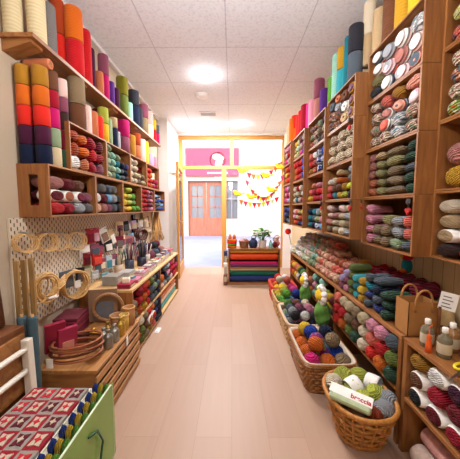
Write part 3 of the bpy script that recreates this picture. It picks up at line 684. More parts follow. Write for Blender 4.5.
# near shelf: banded skeins, then rolled fabrics underneath
nb = [['black*','brown*','ochre'], ['maroon*','crimson','white*'], ['crimson*','maroon','plum*'], ['dark green*','charcoal','white*'], ['black*','dark green*','sage'], ['navy*','black','white*']]
for ci, col in enumerate(nb):
    for ri, c in enumerate(col):
        bd = PAPER if c.endswith('*') else None; c = c.rstrip('*')
        put('skein', c, (AC+.10, 1.17-.104*(ci+.5), ZS+.0405+.081*ri), (.2, .1, .08), f"{c} {'banded ' if bd else ''}skein, {ROWW[ri]} in {colw(ci, 6)} stack, near right shelf", 'skeins on the near right shelf', (0, 0, R.uniform(-.05, .05)), bd)
FAB = [plain('cream_floral_cloth', 'd8bfae', .9, var=.3, scale=60), plain('rose_floral_cloth', 'c98f86', .9, var=.35, scale=50), plain('white_floral_cloth', 'e2d6cc', .9, var=.2, scale=40)]
def roll(name, x, y0, y1, z, r, mt, lab, grp, axis='Y'):
    t = thing(name, lab, 'fabric', (x, y0, z), 0, grp)
    mx_ = Matrix.Rotation(-PI/2, 4, 'X') if axis == 'Y' else Matrix.Rotation(PI/2, 4, 'Y')
    pts = []; n = 46
    for i in range(n): a = i/n*5*PI; rr = r*(.45+.55*i/n); pts.append((rr*math.cos(a), rr*math.sin(a)))
    MB().lathe([(r*.35, -.001), (r*.94, 0), (r, .008), (r, y1-y0-.008), (r*.94, y1-y0), (r*.35, y1-y0+.001)], 20, mx_).build('cloth', mt, t, True)
    MB().lathe([(r*.22, -.012), (r*.34, -.012), (r*.34, y1-y0+.012), (r*.22, y1-y0+.012), (r*.22, -.012)], 14, mx_).build('cardboard_core', CARD, t, True)
k = 0
for ri, (nn, z) in enumerate(((3, .045), (2, .13))):
    for i in range(nn):
        roll('fabric_roll', AC+.05+.0925*i+.046*ri, .52, 1.13, z, .045, FAB[(i+ri) % 3], f"{['cream','rose','white'][(i+ri) % 3]} floral fabric roll, {['front','middle','back'][i]} of the {['lower','upper'][ri]} layer under near shelf", 'fabric rolls under the near shelf'); k += 1

# things on the near counter: paper bag, bottles, price card, tools, straw hat
KRAFT = plain('kraft_paper', 'a9743c', .8, var=.1, scale=14, bump=.1)
t = thing('paper_bag', 'kraft paper bag with two loop handles on the right counter', 'bag', (.915, 1.263, ZC))
MB().box(-.07, .07, -.05, .05, 0, .003).box(-.07, -.067, -.05, .05, 0, .165).box(.067, .07, -.05, .05, 0, .165).box(-.07, .07, -.05, -.047, 0, .165).box(-.07, .07, .047, .05, 0, .165).build('body', KRAFT, t)
for sy in (-.052, .052):
    MB().tube([(-.04, sy, .12)]+[(-.04*math.cos(a), sy, .165+.06*math.sin(a)) for a in [i*PI/12 for i in range(13)]]+[(.04, sy, .12)], .005, 8).build('handle', KRAFT, t, True)
bottles = [(.872, 1.125, '6f6650', 'clear glass bottle with white cap, nearest the kraft bag'), (.88, 1.04, '6b634e', 'clear glass bottle with white cap, between bag and amber bottles'),
           (.95, 1.085, '8a6238', 'amber-tinted bottle with white cap standing behind the clear bottles'), (.955, 1.0, '936a40', 'amber-tinted bottle at the right edge beside the price card')]
CAPM = plain('white_cap', 'e9e4da', .4, var=.02); LBL = plain('cream_label', 'bcae92', .7)
def bottle(nm, x, y, z, h, r, body, capm, lab, grp, labelband=True):
    t = thing(nm, lab, 'bottle', (x, y, z), 0, grp)
    MB().lathe([(r*.9, 0), (r, .006), (r, h*.6), (r*.85, h*.68), (r*.4, h*.76), (r*.36, h*.84)], 18).build('body', body, t, True)
    MB().lathe([(r*.42, h*.82), (r*.45, h*.83), (r*.45, h*.98), (r*.35, h), (0, h)], 16).build('cap', capm, t, True)
    if labelband: q_ = MB().lathe([(r*1.01, h*.15), (r*1.015, h*.16), (r*1.015, h*.48), (r*1.01, h*.49)], 18); q_.build('label', LBL, t, True)
for x, y, hx, lab in bottles: bottle('bottle', x, y, ZC, .125, .026, plain('bottle_'+hx, hx, .12, spec=.6), CAPM, lab, 'bottles on the near counter')
t = thing('yarn_tassel', 'orange wool tassel hanging in front of the clear bottles', 'tassel', (.843, 1.075, ZC))
MB().lathe([(.0, 0), (.014, .001), (.012, .03), (.007, .055), (.01, .065), (.008, .075), (0, .078)], 14).build('fringe', plain('orange_wool', 'd9581c', .9, var=.2, scale=200), t, True)
MB().tube([(0, 0, .075), (.005, .01, .1), (.01, .0, .12)], .002, 5).build('cord', MATS['orange_wool'], t)
t = thing('price_card', 'white handwritten price card on a stand behind the bottles', 'card', (.965, 1.18, ZC), -.6)
MB().box(-.032, .032, -.002, .002, .15, .232, Matrix.Rotation(.15, 4, 'Y')).build('card', PAPER, t)
q = MB()
for i in range(4): q.box(-.022, .016-.008*(i % 2), -.0035, -.0022, .162+.016*i, .166+.016*i, Matrix.Rotation(.15, 4, 'Y'))
q.build('writing', plain('grey_ink', '5a5560', .7), t)
MB().box(-.006, .006, -.004, .004, 0, .16).box(-.03, .03, -.025, .025, 0, .006).build('stand', DARKW, t)
t = thing('straw_hat', 'pale straw hat resting behind the bottles against the wall', 'hat', (1.073, 1.32, ZC))
MB().lathe([(.075, .012), (.085, .003), (.09, 0), (.092, .004), (.07, .02), (.062, .09), (.05, .115), (.02, .125), (0, .126)], 26).build('crown', plain('straw_weave', 'c7ab74', .85, var=.15, scale=90, bump=.3), t, True)
MB().lathe([(.069, .022), (.071, .022), (.066, .045), (.064, .045)], 26).build('ribbon', DARKW, t, True)
t = thing('hand_shears', 'yellow-handled shears lying on the near counter edge', 'scissors', (.885, .945, ZC), .5)
MB().tube([(.03*math.cos(a), .016+.014*math.sin(a), .008) for a in [i*2*PI/14 for i in range(14)]], .006, 6, True).tube([(.03*math.cos(a), -.016+.014*math.sin(a), .008) for a in [i*2*PI/14 for i in range(14)]], .006, 6, True).build('handle', plain('yellow_plastic', 'e6cf2a', .4), t, True)
MB().prism([(-.028, .006), (-.13, .001), (-.13, -.002), (-.028, -.008)], .003, Matrix.Translation((0, 0, .007))).build('blade', plain('steel_blade', '9a9a9c', .3, 1), t)
t = thing('wooden_tool', 'grey flat tool lying beside the yellow-handled shears', 'tool', (.95, .86, ZC), 1.2)
MB().bar((-.07, 0, .006), (.05, 0, .006), .022, .01).build('body', plain('grey_tool', '5b5c60', .4), t, bevel=.003)
MB().tube([(.05, 0, .006), (.08, 0, .006)], .005, 8).build('tip', MATS['steel_blade'], t, True)

# crochet figures
def doll(name, lab, cat, loc, parts, grp=None):
    t = thing(name, lab, cat, loc, 0, grp)
    for nm, c, sp in parts:
        q = MB()
        for ctr, r in sp: q.sphere(ctr, r, 14, 9)
        o = q.build(nm, YB, t, True); qq = P(c); o.color = qq
    return t
def cactus(x, y, z, h, lab):
    petals = [((0, 0, 0), 0)]
    t = doll('crochet_cactus', lab, 'crochet toy', (x, y, z), [('body', 'green', [((0, 0, h*.34), (h*.2, h*.2, h*.34)), ((0, h*.17, h*.42), (h*.09, h*.09, h*.16))]), ('flower_centre', 'yellow', [((-.02, 0, h*.82), (h*.13, h*.15, h*.15))]),
      ('petals', 'white', [((-.01, h*.19*math.cos(a), h*.82+h*.19*math.sin(a)), h*.075) for a in [i*2*PI/9 for i in range(9)]])])
p = onx(311, 290, .76); cactus(.755, 2.62, .2, .30, 'green crochet cactus with daisy head by the farther baskets')
cactus(.745, 2.085, .2, .33, 'green crochet cactus with daisy head against the middle upright')
doll('crochet_doll', 'mustard crochet doll sitting on the hank heap by the wall', 'crochet toy', (1.05, 2.04, ZC+.001), [('body', 'mustard', [((0, 0, .06), (.05, .05, .06)), ((-.05, .03, .03), (.045, .025, .03)), ((-.05, -.03, .03), (.045, .025, .03))]), ('head', 'sand', [((0, 0, .15), .045)]), ('hair', 'ochre', [((.01, 0, .168), (.046, .049, .04)), ((0, .05, .14), (.015, .015, .03)), ((0, -.05, .14), (.015, .015, .03))])])
doll('crochet_parrot', 'crochet bird in red, blue and rainbow wool above the dark red hanks', 'crochet toy', (1.1, 1.62, ZC+.203), [('body', 'teal', [((0, 0, .05), (.03, .035, .05))]), ('tail', 'orange', [((-.01, 0, .02), (.025, .025, .02))]), ('head', 'red', [((0, 0, .115), .035)]), ('cap', 'crimson', [((0, .035, .135), (.02, .05, .018)), ((0, -.02, .14), (.025, .03, .02))]), ('beak', 'yellow', [((-.035, 0, .11), (.014, .01, .01))])])
doll('crochet_doll', 'pink crochet doll with pale head standing by the window plants', 'crochet toy', (.72, 4.12, .561), [('body', 'dusty rose', [((0, 0, .06), (.045, .045, .06))]), ('head', 'blush', [((0, 0, .15), .036)]), ('hair', 'brown', [((0, .012, .165), (.037, .036, .03))])])
t = thing('pompom_flower', 'red pompom flower on a stem at the far end of right counter', 'crochet toy', (.835, 3.605, ZC+.0005))
MB().lathe([(.02, 0), (.026, .004), (.022, .07), (.012, .09), (.012, .1)], 14).build('vase', RIM, t, True); MB().tube([(0, 0, .06), (-.03, 0, .2), (-.05, 0, .27)], .004, 6).build('stem', plain('plant_stem', '5a7a30', .7), t, True)
o = MB().sphere((-.055, 0, .29), .042, 18, 12).build('pompom', YB, t, True); o.color = P('scarlet')
doll('crochet_doll', 'white-headed crochet doll with dark dress below the counter end', 'crochet toy', (.70, 3.55, .285), [('body', 'charcoal', [((0, 0, .06), (.055, .055, .06))]), ('head', 'white', [((0, 0, .165), .055)]), ('nose', 'dusty rose', [((-.03, -.042, .16), .014)])]) if False else None

# ------------------------------------------------------------------ baskets on the floor
def basket(name, lab, cx, cy, a0, b0, a1, b1, h, ex, mat, nst=28, nring=7, liner=None, inner=.1, grp=None, openw=False, tilt=(0, 0)):
    """woven basket: half sizes a0,b0 at the base, a1,b1 at the rim; ex = superellipse exponent"""
    t = thing(name, lab, 'basket', (cx, cy, 0), 0, grp)
    def pt(s, k, off=0):
        a = a0+(a1-a0)*k; bb = b0+(b1-b0)*k
        c, sn = math.cos(s), math.sin(s); e = 2/ex
        x = (a+off)*math.copysign(abs(c)**e, c); y = (bb+off)*math.copysign(abs(sn)**e, sn)
        return Vector((x+tilt[0]*k, y+tilt[1]*k, .006+h*k))
    n = nst*4
    st = MB()
    for i in range(nst):
        s = 2*PI*i/nst
        st.tube([pt(s, k/8, .0) for k in range(9)], .006 if openw else .0045, 5)
    wv = st
    for j in range(nring):
        k = (j+.5)/nring; pts = []
        for i in range(n):
            s = 2*PI*i/n; pts.append(pt(s, k, .005*math.cos(nst*s/2+(j % 2)*PI)))
        rr = h/nring*(.23 if openw else .46)
        # flattened strip: two tubes side by side
        wv.tube(pts, rr, 5, True)
    wv.build('weave', mat, t, True)
    rm = MB(); rm.tube([pt(2*PI*i/72, 1.0, .002) for i in range(72)], .011, 8, True); rm.build('rim', mat, t, True); MB().tube([pt(2*PI*i/72, .0, 0)+Vector((0, 0, .003)) for i in range(72)], .008, 6, True).build('base_ring', mat, t, True)
    fl = MB(); m_ = 40; ring = [pt(2*PI*i/m_, .02, -.008) for i in range(m_)]
    fl.add(ring+[Vector((v.x, v.y, v.z-.006)) for v in ring], [tuple(range(m_)), tuple(range(2*m_-1, m_-1, -1))]+[(i, m_+i, m_+(i+1) % m_, (i+1) % m_) for i in range(m_)])
    fl.build('base', mat, t)
    lm = liner or DARKW
    li = MB(); vs = []; ks = [inner/h, .6, .85, 1.0] if inner/h < .55 else [inner/h, .8, 1.0]
    offs = [-.02]*len(ks)
    rings = [[pt(2*PI*i/m_, k_, o_) for i in range(m_)] for k_, o_ in zip(ks, offs)]
    if liner:
        rings.append([pt(2*PI*i/m_, 1.0, -.004)+Vector((0, 0, .012)) for i in range(m_)]); rings.append([pt(2*PI*i/m_, 1.0, .010)+Vector((0, 0, .004)) for i in range(m_)]); rings.append([pt(2*PI*i/m_, .95, .011) for i in range(m_)])
    for r_ in rings: vs += r_
    fs = [tuple(range(m_))]
    for j in range(len(rings)-1):
        for i in range(m_): fs.append((j*m_+i, j*m_+(i+1) % m_, (j+1)*m_+(i+1) % m_, (j+1)*m_+i))
    li.add(vs, fs); lo = li.build('cloth_liner', lm, t, True)
    return t
CANE2 = wood('dark_wicker_cane', '7d4a1e', 'a8703a', 2, 20)
CANE3 = wood('pale_wicker_cane', 'a87a44', 'caa068', 2, 20)
WCL = plain('white_liner_cloth', 'cdbda8', .9, var=.05); BRL = plain('brown_liner_cloth', '5a3a22', .9)
RDL = plain('red_liner_cloth', 'b83a22', .9)
basket('wicker_basket', 'open-weave oval cane basket in front holding lime and grey yarn', .668, 1.275, .108, .10, .156, .18, .235, 2.2, WICKER, 20, 7, None, .178, 'floor baskets', True, (-.025, -.02))
basket('wicker_basket', 'rectangular lined wicker basket of orange, yellow and blue balls', .628, 1.815, .145, .245, .172, .262, .19, 7, CANE2, 40, 9, WCL, .10, 'floor baskets')
basket('wicker_basket', 'rectangular white-lined basket of brown, mauve and grey balls', .635, 2.36, .14, .235, .168, .255, .19, 7, CANE3, 40, 9, WCL, .10, 'floor baskets')
basket('wicker_basket', 'rectangular basket of lime, magenta and blue rainbow yarn', .64, 2.855, .135, .21, .163, .225, .19, 7, CANE3, 36, 8, None, .10, 'floor baskets')
basket('wicker_basket', 'farthest floor basket with red and white yarn balls', .65, 3.305, .13, .18, .152, .2, .2, 7, RDL, 32, 8, RDL, .12, 'floor baskets')
def bgrid(cx, cy, nx, ny, dx, dy, z, r, cols, where, kind='ball', h=None):
    """cols rows listed from the far side to the near side, each left to right"""
    for j, row in enumerate(cols):
        for i, c in enumerate(row):
            if c is None: continue
            kd = kind
            if isinstance(c, tuple): kd, c = c
            rr = r*R.uniform(.96, 1.0); kk = kd+R.choice(['', '1']) if kd == 'hank' else kd
            sz = (2*rr, 2*rr, 2*rr) if kd == 'ball' else (2.2*rr, 1.9*rr, 1.9*rr)
            rot = (R.uniform(0, 6), R.uniform(-.5, .5), R.uniform(0, 6)) if kd == 'ball' else (R.uniform(0, 6), 0, R.uniform(-.5, .5))
            put(kk, c, (cx+(i-(len(row)-1)/2)*dx, cy+((ny-1)/2-j)*dy, z+(rr if kd == 'ball' else .95*rr)+R.uniform(0, .01)), sz, f"{cname(c)} {KN[kd]}, {ORD[j]} row from the back, {colw(i, len(row))}, {where}", 'yarns in '+where, rot)
bgrid(.628, 1.815, 3, 4, .102, .118, .112, .055, [['orange','yellow','slate'], ['orange','cobalt','aqua'], ['orange','vrain','cobalt'], ['magenta','orange','taupe']], 'lined wicker basket')
bgrid(.64, 1.80, 2, 2, .11, .13, .21, .052, [['cobalt','navy'], ['vrain','taupe']], 'lined wicker basket top layer')
put('ball', 'orange', (.57, 1.70, .26), (.105, .105, .1), 'large orange yarn ball topping the lined wicker basket corner', None)
put('ball', 'yellow', (.56, 1.93, .26), (.1, .1, .1), 'yellow yarn ball topping the lined wicker basket', None)
bgrid(.635, 2.36, 4, 5, .076, .094, .112, .043, [['brown','green','terracotta','white'], ['sage','brown','sand','peach'], ['slate','lavender','mauve','pink'], ['grey','mauve','plum','indigo'], ['charcoal','black','black','charcoal']], 'white-lined basket')
bgrid(.64, 2.36, 3, 4, .085, .1, .193, .042, [['green','brown','cream'], ['slate','mauve','pink'], ['pewter','plum','mauve'], ['black','white','charcoal']], 'white-lined basket top layer')
bgrid(.64, 2.855, 3, 4, .094, .1, .112, .05, [['yellow','coral','hot pink'], ['lime','magenta','cobalt'], ['leaf green','turquoise','cobalt'], ['leaf green','vrain','blue']], 'rainbow basket')
bgrid(.645, 2.87, 2, 3, .105, .11, .205, .048, [['yellow','magenta'], ['lime','hot pink'], ['leaf green','cobalt']], 'rainbow basket top layer')
bgrid(.65, 3.305, 3, 3, .085, .11, .132, .046, [['red','white','crimson'], ['orange','white','red'], ['yellow','peach','orange']], 'red basket')
bgrid(.655, 3.32, 2, 2, .1, .11, .222, .045, [['scarlet','white'], ['cream','coral']], 'red basket top layer')
# the front basket
fb = [('lime',.625,1.385,.052),('lime',.715,1.385,.05),('cream',.555,1.335,.048),('pewter',.765,1.33,.048),('lime',.645,1.30,.05),('lime',.735,1.255,.047),('pewter',.775,1.215,.045),('pewter',.72,1.15,.045),('lime',.655,1.215,.045),('rust',.665,1.13,.035),('lime',.585,1.25,.042),('sand',.545,1.25,.038)]
pos = ['at the back left','at the back right','by the left rim','by the right rim','in the middle','right of the middle','against the right rim','near the front rim right','behind the paper pack','beside the front rim','under the paper pack','under the pack at left rim']
for (c, x, y, r), w_ in zip(fb, pos):
    put('ball', c, (x, y+.01, .185+r), (2*r, 2*r, 1.9*r), f"{'pale grey' if c == 'pewter' else cname(c)} yarn ball {w_} of the front cane basket", 'yarns in the front cane basket', (R.uniform(0, 6), R.uniform(-.4, .4), R.uniform(0, 6)), PAPER if w_ in ('in the middle', 'by the right rim') else None)
t = thing('yarn_pack', 'pale green pack in white paper with red writing, front cane basket', 'yarn pack', (.56, 1.165, .283), -.62); t.rotation_euler = (.45, .05, -.62)
MB().box(-.092, .092, -.034, .034, -.03, .012).build('contents', plain('pale_green_cotton', 'b9c8a0', .8, var=.1, scale=60, bump=.2), t, bevel=.014)
MB().box(-.0935, .0935, -.012, .035, .0125, .0145).build('paper_wrap', PAPER, t)
cu = bpy.data.curves.new('printing', 'FONT'); cu.body = 'breccia'; cu.size = .03; cu.extrude = .0006; cu.align_x = 'CENTER'; cu.offset = .0008
tmp = bpy.data.objects.new('printing', cu); COL.objects.link(tmp); bpy.context.view_layer.update()
pm = bpy.data.meshes.new_from_object(tmp.evaluated_get(bpy.context.evaluated_depsgraph_get())); bpy.data.objects.remove(tmp); pm.materials.clear(); pm.materials.append(plain('red_ink', 'b01a22', .6))
to = bpy.data.objects.new('printing', pm); COL.objects.link(to); to.parent = t; to.location = (.045, -.004, .0152)

# ------------------------------------------------------------------ fabric display in the window
t = thing('bolt_rack', 'low wooden rack of coloured fabric rolls below the shop window', 'shelf', (-.06, 3.93, 0))
W_ = .80
MB().box(0, W_, 0, .32, .535, .56).build('top_board', PINEX, t, bevel=.003)
for x in (0, W_-.02): MB().box(x, x+.02, 0, .32, 0, .534).build('side_panel', PINEZ, t)
MB().box(.0205, W_-.0205, 0, .32, .255, .275).build('shelf_board', PINEX, t)
MB().box(.0205, W_-.0205, 0.002, .32, .0, .03).build('bottom_board', PINEX, t)
MB().box(.0205, W_-.0205, .31, .32, .031, .254).box(.0205, W_-.0205, .31, .32, .276, .534).build('back_panel', DARKW, t)
rolls = [('navy', .085, .055, '24386e'), ('teal green', .19, .045, '2f8f7c'), ('magenta', .315, .04, 'b81f58'), ('orange', .42, .062, 'd4581f')]
xx0, xx1 = .0, .73
def brack(z, r, hx, nm, yoff=.07):
    roll('fabric_roll', -.03, 0, .73, z, r, plain('cloth_'+nm.replace(' ', '_'), hx, .85, var=.08, scale=60), f'{nm} fabric roll lying in the window rack', 'fabric rolls in the window rack', 'X')
    o = [ob for ob in COL.objects if ob.get('label') == f'{nm} fabric roll lying in the window rack'][0]; o.location = (-.025, 3.94+yoff, z)
for z, r, hx, nm in ((.0825, .052, '1d2d63','navy'), (.178, .043, '1f7a64','teal green'), (.315, .039, 'b01350','magenta'), (.4315, .0555, 'd2481a','orange')): brack(z, r, hx, nm)
for z, r, hx, nm in ((.236, .018, 'd9c6a0','beige patterned'), (.293, .017, '5b2f5e','purple'), (.513, .02, 'd9932a','mustard')): brack(z, r, hx, nm, .022 if nm != 'purple' else .018)
# on top of the rack
ZR = .5605
t = thing('striped_pot', 'orange and green striped crochet pot with two brown buds', 'plant pot', (.0, 4.04, ZR))
for i, c in enumerate(('orange', 'leaf green', 'scarlet', 'orange')):
    o = MB().lathe([(.068+.002*i, .034*i), (.074+.002*i, .017+.034*i), (.07+.002*i, .034*i+.034)], 20).build('stripe', YB, t, True); o.color = P(c)
o = MB().sphere((-.03, 0, .165), (.028, .028, .05)).sphere((.035, 0, .165), (.028, .028, .05)).build('buds', YB, t, True); o.color = P('terracotta')
basket('wicker_basket', 'small round wicker basket of pink yarn on the window rack', .19, 4.05, .055, .055, .075, .075, .1, 2, CANE2, 20, 6, None, .05, None).location.z = ZR
for k, (x, y, c) in enumerate([(.16, 4.03, 'pink'), (.225, 4.04, 'maroon'), (.19, 4.09, 'blush')]): put('ball', c, (x, y, ZR+.095+.02*(k == 2)), (.07, .07, .07), f'{c} yarn ball in the small basket on the window rack', 'yarns in the small window basket')
t = thing('cloth_pouch', 'navy blue cloth pouch beside the potted plant', 'bag', (.335, 4.05, ZR))
MB().lathe([(.05, 0), (.068, .03), (.07, .08), (.05, .12), (.02, .135), (.03, .15)], 16).build('body', plain('navy_cloth', '232c4a', .9), t, True)
MB().tube([(-.03, 0, .13), (-.02, 0, .19), (.03, 0, .19), (.035, 0, .13)], .005, 6).build('handle', MATS['navy_cloth'], t, True)
t = thing('potted_plant', 'leafy green plant in a white pot on the window rack', 'plant', (.475, 4.05, ZR))
MB().lathe([(.05, 0), (.055, .004), (.068, .11), (.07, .118), (.062, .118), (.058, .09), (0, .09)], 20).build('pot', RIM, t, True)
MB().lathe([(0, .1), (.058, .1), (.058, .09), (0, .088)], 16).build('soil', DARKW, t)
lf = MB(); sm = MB()
for i in range(110):
    a = R.uniform(0, 2*PI); rr = R.uniform(.01, .125); zz = .15+R.uniform(0, .13)*(1-rr*3)+.02
    c = Vector((rr*math.cos(a), rr*math.sin(a)*.8, zz)); d = Vector((math.cos(a), math.sin(a), R.uniform(-.3, .5))).normalized(); s = d.cross(Vector((0, 0, 1))).normalized()
    ln = R.uniform(.05, .075); wd = ln*.45; up = Vector((0, 0, .006))
    lf.add([c, c+d*ln*.45+s*wd+up, c+d*ln, c+d*ln*.45-s*wd+up, c+d*ln*.45-up*.6], [(0, 4, 1), (1, 4, 2), (2, 4, 3), (3, 4, 0)])
    if i % 4 == 0: sm.tube([(c.x*.2, c.y*.2, .09), tuple(c*.7+Vector((0, 0, .03))), tuple(c)], .002, 4)
lf.build('leaves', plain('plant_leaf', '3f7f26', .6, var=.25, scale=25), t); sm.build('stems', plain('plant_stem', '5a7a30', .7), t)
bottle('bottle', .60, 4.0, ZR, .13, .03, plain('aqua_bottle', '7fc0b4', .3), RIM, 'aqua bottle with white cap right of the potted plant', None, False)
doll('crochet_doll', 'small dark crochet doll with pale face beside the aqua bottle', 'crochet toy', (.665, 4.0, ZR), [('body', 'maroon', [((0, 0, .05), (.036, .036, .05))]), ('head', 'blush', [((0, 0, .125), .032)]), ('hair', 'charcoal', [((0, .012, .138), (.034, .034, .027))])])
# things leaning at the left of the rack
for i, (c, lab) in enumerate((('2c3a5c', 'dark blue boxed kit leaning on the left side of the window rack'), ('e6e2dc', 'white boxed kit standing by the left side of the window rack'), ('7a4a34', 'low brown box on the floor left of the window rack'))):
    h = (.5, .32, .16)[i]; t = thing('craft_box', lab, 'box', (-.1-.0*i, 4.02+.085*(1-i)*1.0, 0))
    MB().box(-.03, .03, -.04, .04, 0, h).build('box', plain('box_'+c, c, .7), t, bevel=.003); MB().box(-.02, .02, -.0415, -.0402, h*.35, h*.85).build('front_label', LBL, t)

# ------------------------------------------------------------------ bunting in the window
FLAGC = [plain('flag_red', 'b81428', .8), plain('flag_orange', 'dc5c14', .8), plain('flag_yellow', 'e6ac10', .8), plain('flag_green', 'a9b98a', .8), plain('flag_magenta', 'bc1f50', .8)]
STR = plain('bunting_string', 'd8cfb8', .9)
def garland(a, b_, sag, n, lab, hang):
    t = thing('bunting', lab, 'bunting', (0, 0, 0), 0, None); a = Vector(a); b_ = Vector(b_)
    f_ = lambda s: a+(b_-a)*s-Vector((0, 0, sag*4*s*(1-s)))
    MB().tube([f_(i/24) for i in range(25)], .0025, 4).build('string', STR, t)
    for i in range(n):
        s = (i+.5)/n; p = f_(s); d = (f_(s+.01)-f_(s-.01)).normalized(); d = (d+Vector((1.2, 0, 0))).normalized(); w_ = .047; h_ = .11
        q = MB().add([p-d*w_+Vector((0, o, 0)) for o in (-.002, .002)]+[p+d*w_+Vector((0, o, 0)) for o in (-.002, .002)]+[p+Vector((0, o, -h_)) for o in (-.002, .002)], [(0, 2, 4), (1, 5, 3), (0, 1, 3, 2), (2, 3, 5, 4), (4, 5, 1, 0)])
        q.build('flag', FLAGC[[0, 1, 2, 4, 3, 0, 1, 4, 2][(i+hang) % 9]], t)
YW = YF-.03
g1 = ony(247, 172, YW); g1b = ony(287, 154, YW); garland(g1, g1b, .18, 9, 'upper bunting string of felt triangles rising to the right crates', 0)
g2 = ony(246, 178, YW); g2b = ony(284, 172, YW); garland(g2, g2b, .42, 14, 'middle bunting string hanging deepest in the shop window', 3)
g3 = ony(239, 199, YW); g3b = ony(279, 196, YW); garland(g3, g3b, .1, 9, 'lowest bunting string of felt triangles in the shop window', 6)
CHK = plain('yellow_felt', 'f0cb1e', .85)
for u, v, w_ in ((242, 171, 'at the left end of the upper bunting'), (266, 176, 'under the middle of the upper bunting'), (271, 190, 'inside the deep middle bunting loop'), (238, 194, 'at the left end of the lowest bunting'), (251, 197, 'over the lowest bunting'), (280, 167, 'near the right end of the upper bunting')):
    p = ony(u, v, YW+.0); t = thing('felt_bird', 'yellow felt bird '+w_, 'ornament', (p.x, p.y-.02, p.z), 0, 'felt birds in the window')
    MB().sphere((0, 0, 0), (.075, .022, .042)).sphere((-.06, 0, .04), (.034, .02, .03)).prism([(.05, .0), (.13, .04), (.12, -.014)], .012, Matrix.Rotation(PI/2, 4, 'X')).build('body', CHK, t, True)
    MB().prism([(-.088, .05), (-.115, .04), (-.088, .03)], .01, Matrix.Rotation(PI/2, 4, 'X')).build('beak', FLAGC[1], t)
    MB().tube([(0, 0, .03), (0, .01, .12)], .0015, 4).build('thread', STR, t)
for u, v, w_ in ((253, 148, 'upper'), (253, 160, 'lower')):
    p = ony(u, v, YF+.02); t = thing('window_charm', f'{w_} pale blue charm hanging in the transom window', 'ornament', (p.x, YF+.016, p.z))
    MB().sphere((0, 0, 0), (.012, .008, .035)).build('charm', plain('aqua_glass', '7fc4dd', .3), t, True); MB().tube([(0, 0, .03), (0, 0, .1)], .001, 4).build('thread', STR, t)

# ------------------------------------------------------------------ left side: pegboard
m, nt, b = newmat('perforated_board')
tc = N(nt, 'ShaderNodeTexCoord'); sx = N(nt, 'ShaderNodeSeparateXYZ'); L(nt, tc.outputs['Object'], sx.inputs[0])
def frac(o, d, off=0):
    a = N(nt, 'ShaderNodeMath', operation='DIVIDE'); a.inputs[1].default_value = d; L(nt, o, a.inputs[0])
    if off is not None and not isinstance(off, (int, float)):
        ad = N(nt, 'ShaderNodeMath', operation='ADD'); L(nt, a.outputs[0], ad.inputs[0]); L(nt, off, ad.inputs[1]); a = ad
    fl = N(nt, 'ShaderNodeMath', operation='FLOOR'); L(nt, a.outputs[0], fl.inputs[0])
    f = N(nt, 'ShaderNodeMath', operation='FRACT'); L(nt, a.outputs[0], f.inputs[0])
    s = N(nt, 'ShaderNodeMath', operation='SUBTRACT'); s.inputs[1].default_value = .5; L(nt, f.outputs[0], s.inputs[0])
    ab = N(nt, 'ShaderNodeMath', operation='ABSOLUTE'); L(nt, s.outputs[0], ab.inputs[0]); return ab.outputs[0], fl.outputs[0]
fy, iy = frac(sx.outputs['Y'], .021)
hf = N(nt, 'ShaderNodeMath', operation='MULTIPLY'); hf.inputs[1].default_value = .5; L(nt, iy, hf.inputs[0])
fz, _ = frac(sx.outputs['Z'], .042, hf.outputs[0])
c1 = N(nt, 'ShaderNodeMath', operation='LESS_THAN'); c1.inputs[1].default_value = .2; L(nt, fy, c1.inputs[0])
c2 = N(nt, 'ShaderNodeMath', operation='LESS_THAN'); c2.inputs[1].default_value = .24; L(nt, fz, c2.inputs[0])
ml = N(nt, 'ShaderNodeMath', operation='MULTIPLY'); L(nt, c1.outputs[0], ml.inputs[0]); L(nt, c2.outputs[0], ml.inputs[1])
mx = N(nt, 'ShaderNodeMix', data_type='RGBA'); mx.inputs[6].default_value = hexc('d2c2aa'); mx.inputs[7].default_value = hexc('5a4838'); L(nt, ml.outputs[0], mx.inputs[0])
L(nt, mx.outputs[2], b.inputs['Base Color']); b.inputs['Roughness'].default_value = .6
PEG = m
pb = thing('pegboard', 'cream perforated pegboard below the left wall crates', 'pegboard', (WL, 1.36, .50))
for i in range(4): MB().box(.002, .014, i*.52, i*.52+.516, 0, .625).build('panel', PEG, pb)
STEEL = plain('hook_steel', 'b8b5ae', .35, .8)
def hook(y, z, ln=.07):
    MB().tube([(.014, y-1.36, z-.50), (ln, y-1.36, z-.50), (ln+.004, y-1.36, z-.494)], .002, 5).build('hook', STEEL, pb)
# embroidery hoops, four bundles
HOOP = wood('hoop_wood', 'c89858', 'e6c084', 0, 20)
def hoop_mesh(r):
    w_ = .009; return MB().lathe([(r-.004, -w_/2), (r, -w_/2), (r, w_/2), (r-.004, w_/2), (r-.004, -w_/2)], 32, None, 'X').mesh('embroidery_hoop', HOOP, True)
for bi, (u, v, r, nn, bn) in enumerate(((31, 243, .052, 4, 'nearest'), (52, 242, .056, 4, 'second'), (67, 242, .06, 2, 'third'), (82, 241, .066, 3, 'farthest'))):
    c = onx(u, v, -1.09); me = hoop_mesh(r)
    sc = bpy.data.meshes.new('screw')
    for k in range(nn):
        o = bpy.data.objects.new('embroidery_hoop', me); COL.objects.link(o)
        o.location = (-1.160+.024*k, c.y+.02-.014*k, c.z); o.rotation_euler = (0, 0, -.5)
        tag(o, f'wooden embroidery hoop, {ORD[k]} from the wall in the {bn} bundle on the pegboard', 'embroidery hoop', 'embroidery hoops on the pegboard')
        MB().box(-.005, .005, -.009, .009, r-.002, r+.008).build('screw', STEEL, o)
    hook(c.y, c.z+r-.006, .13)
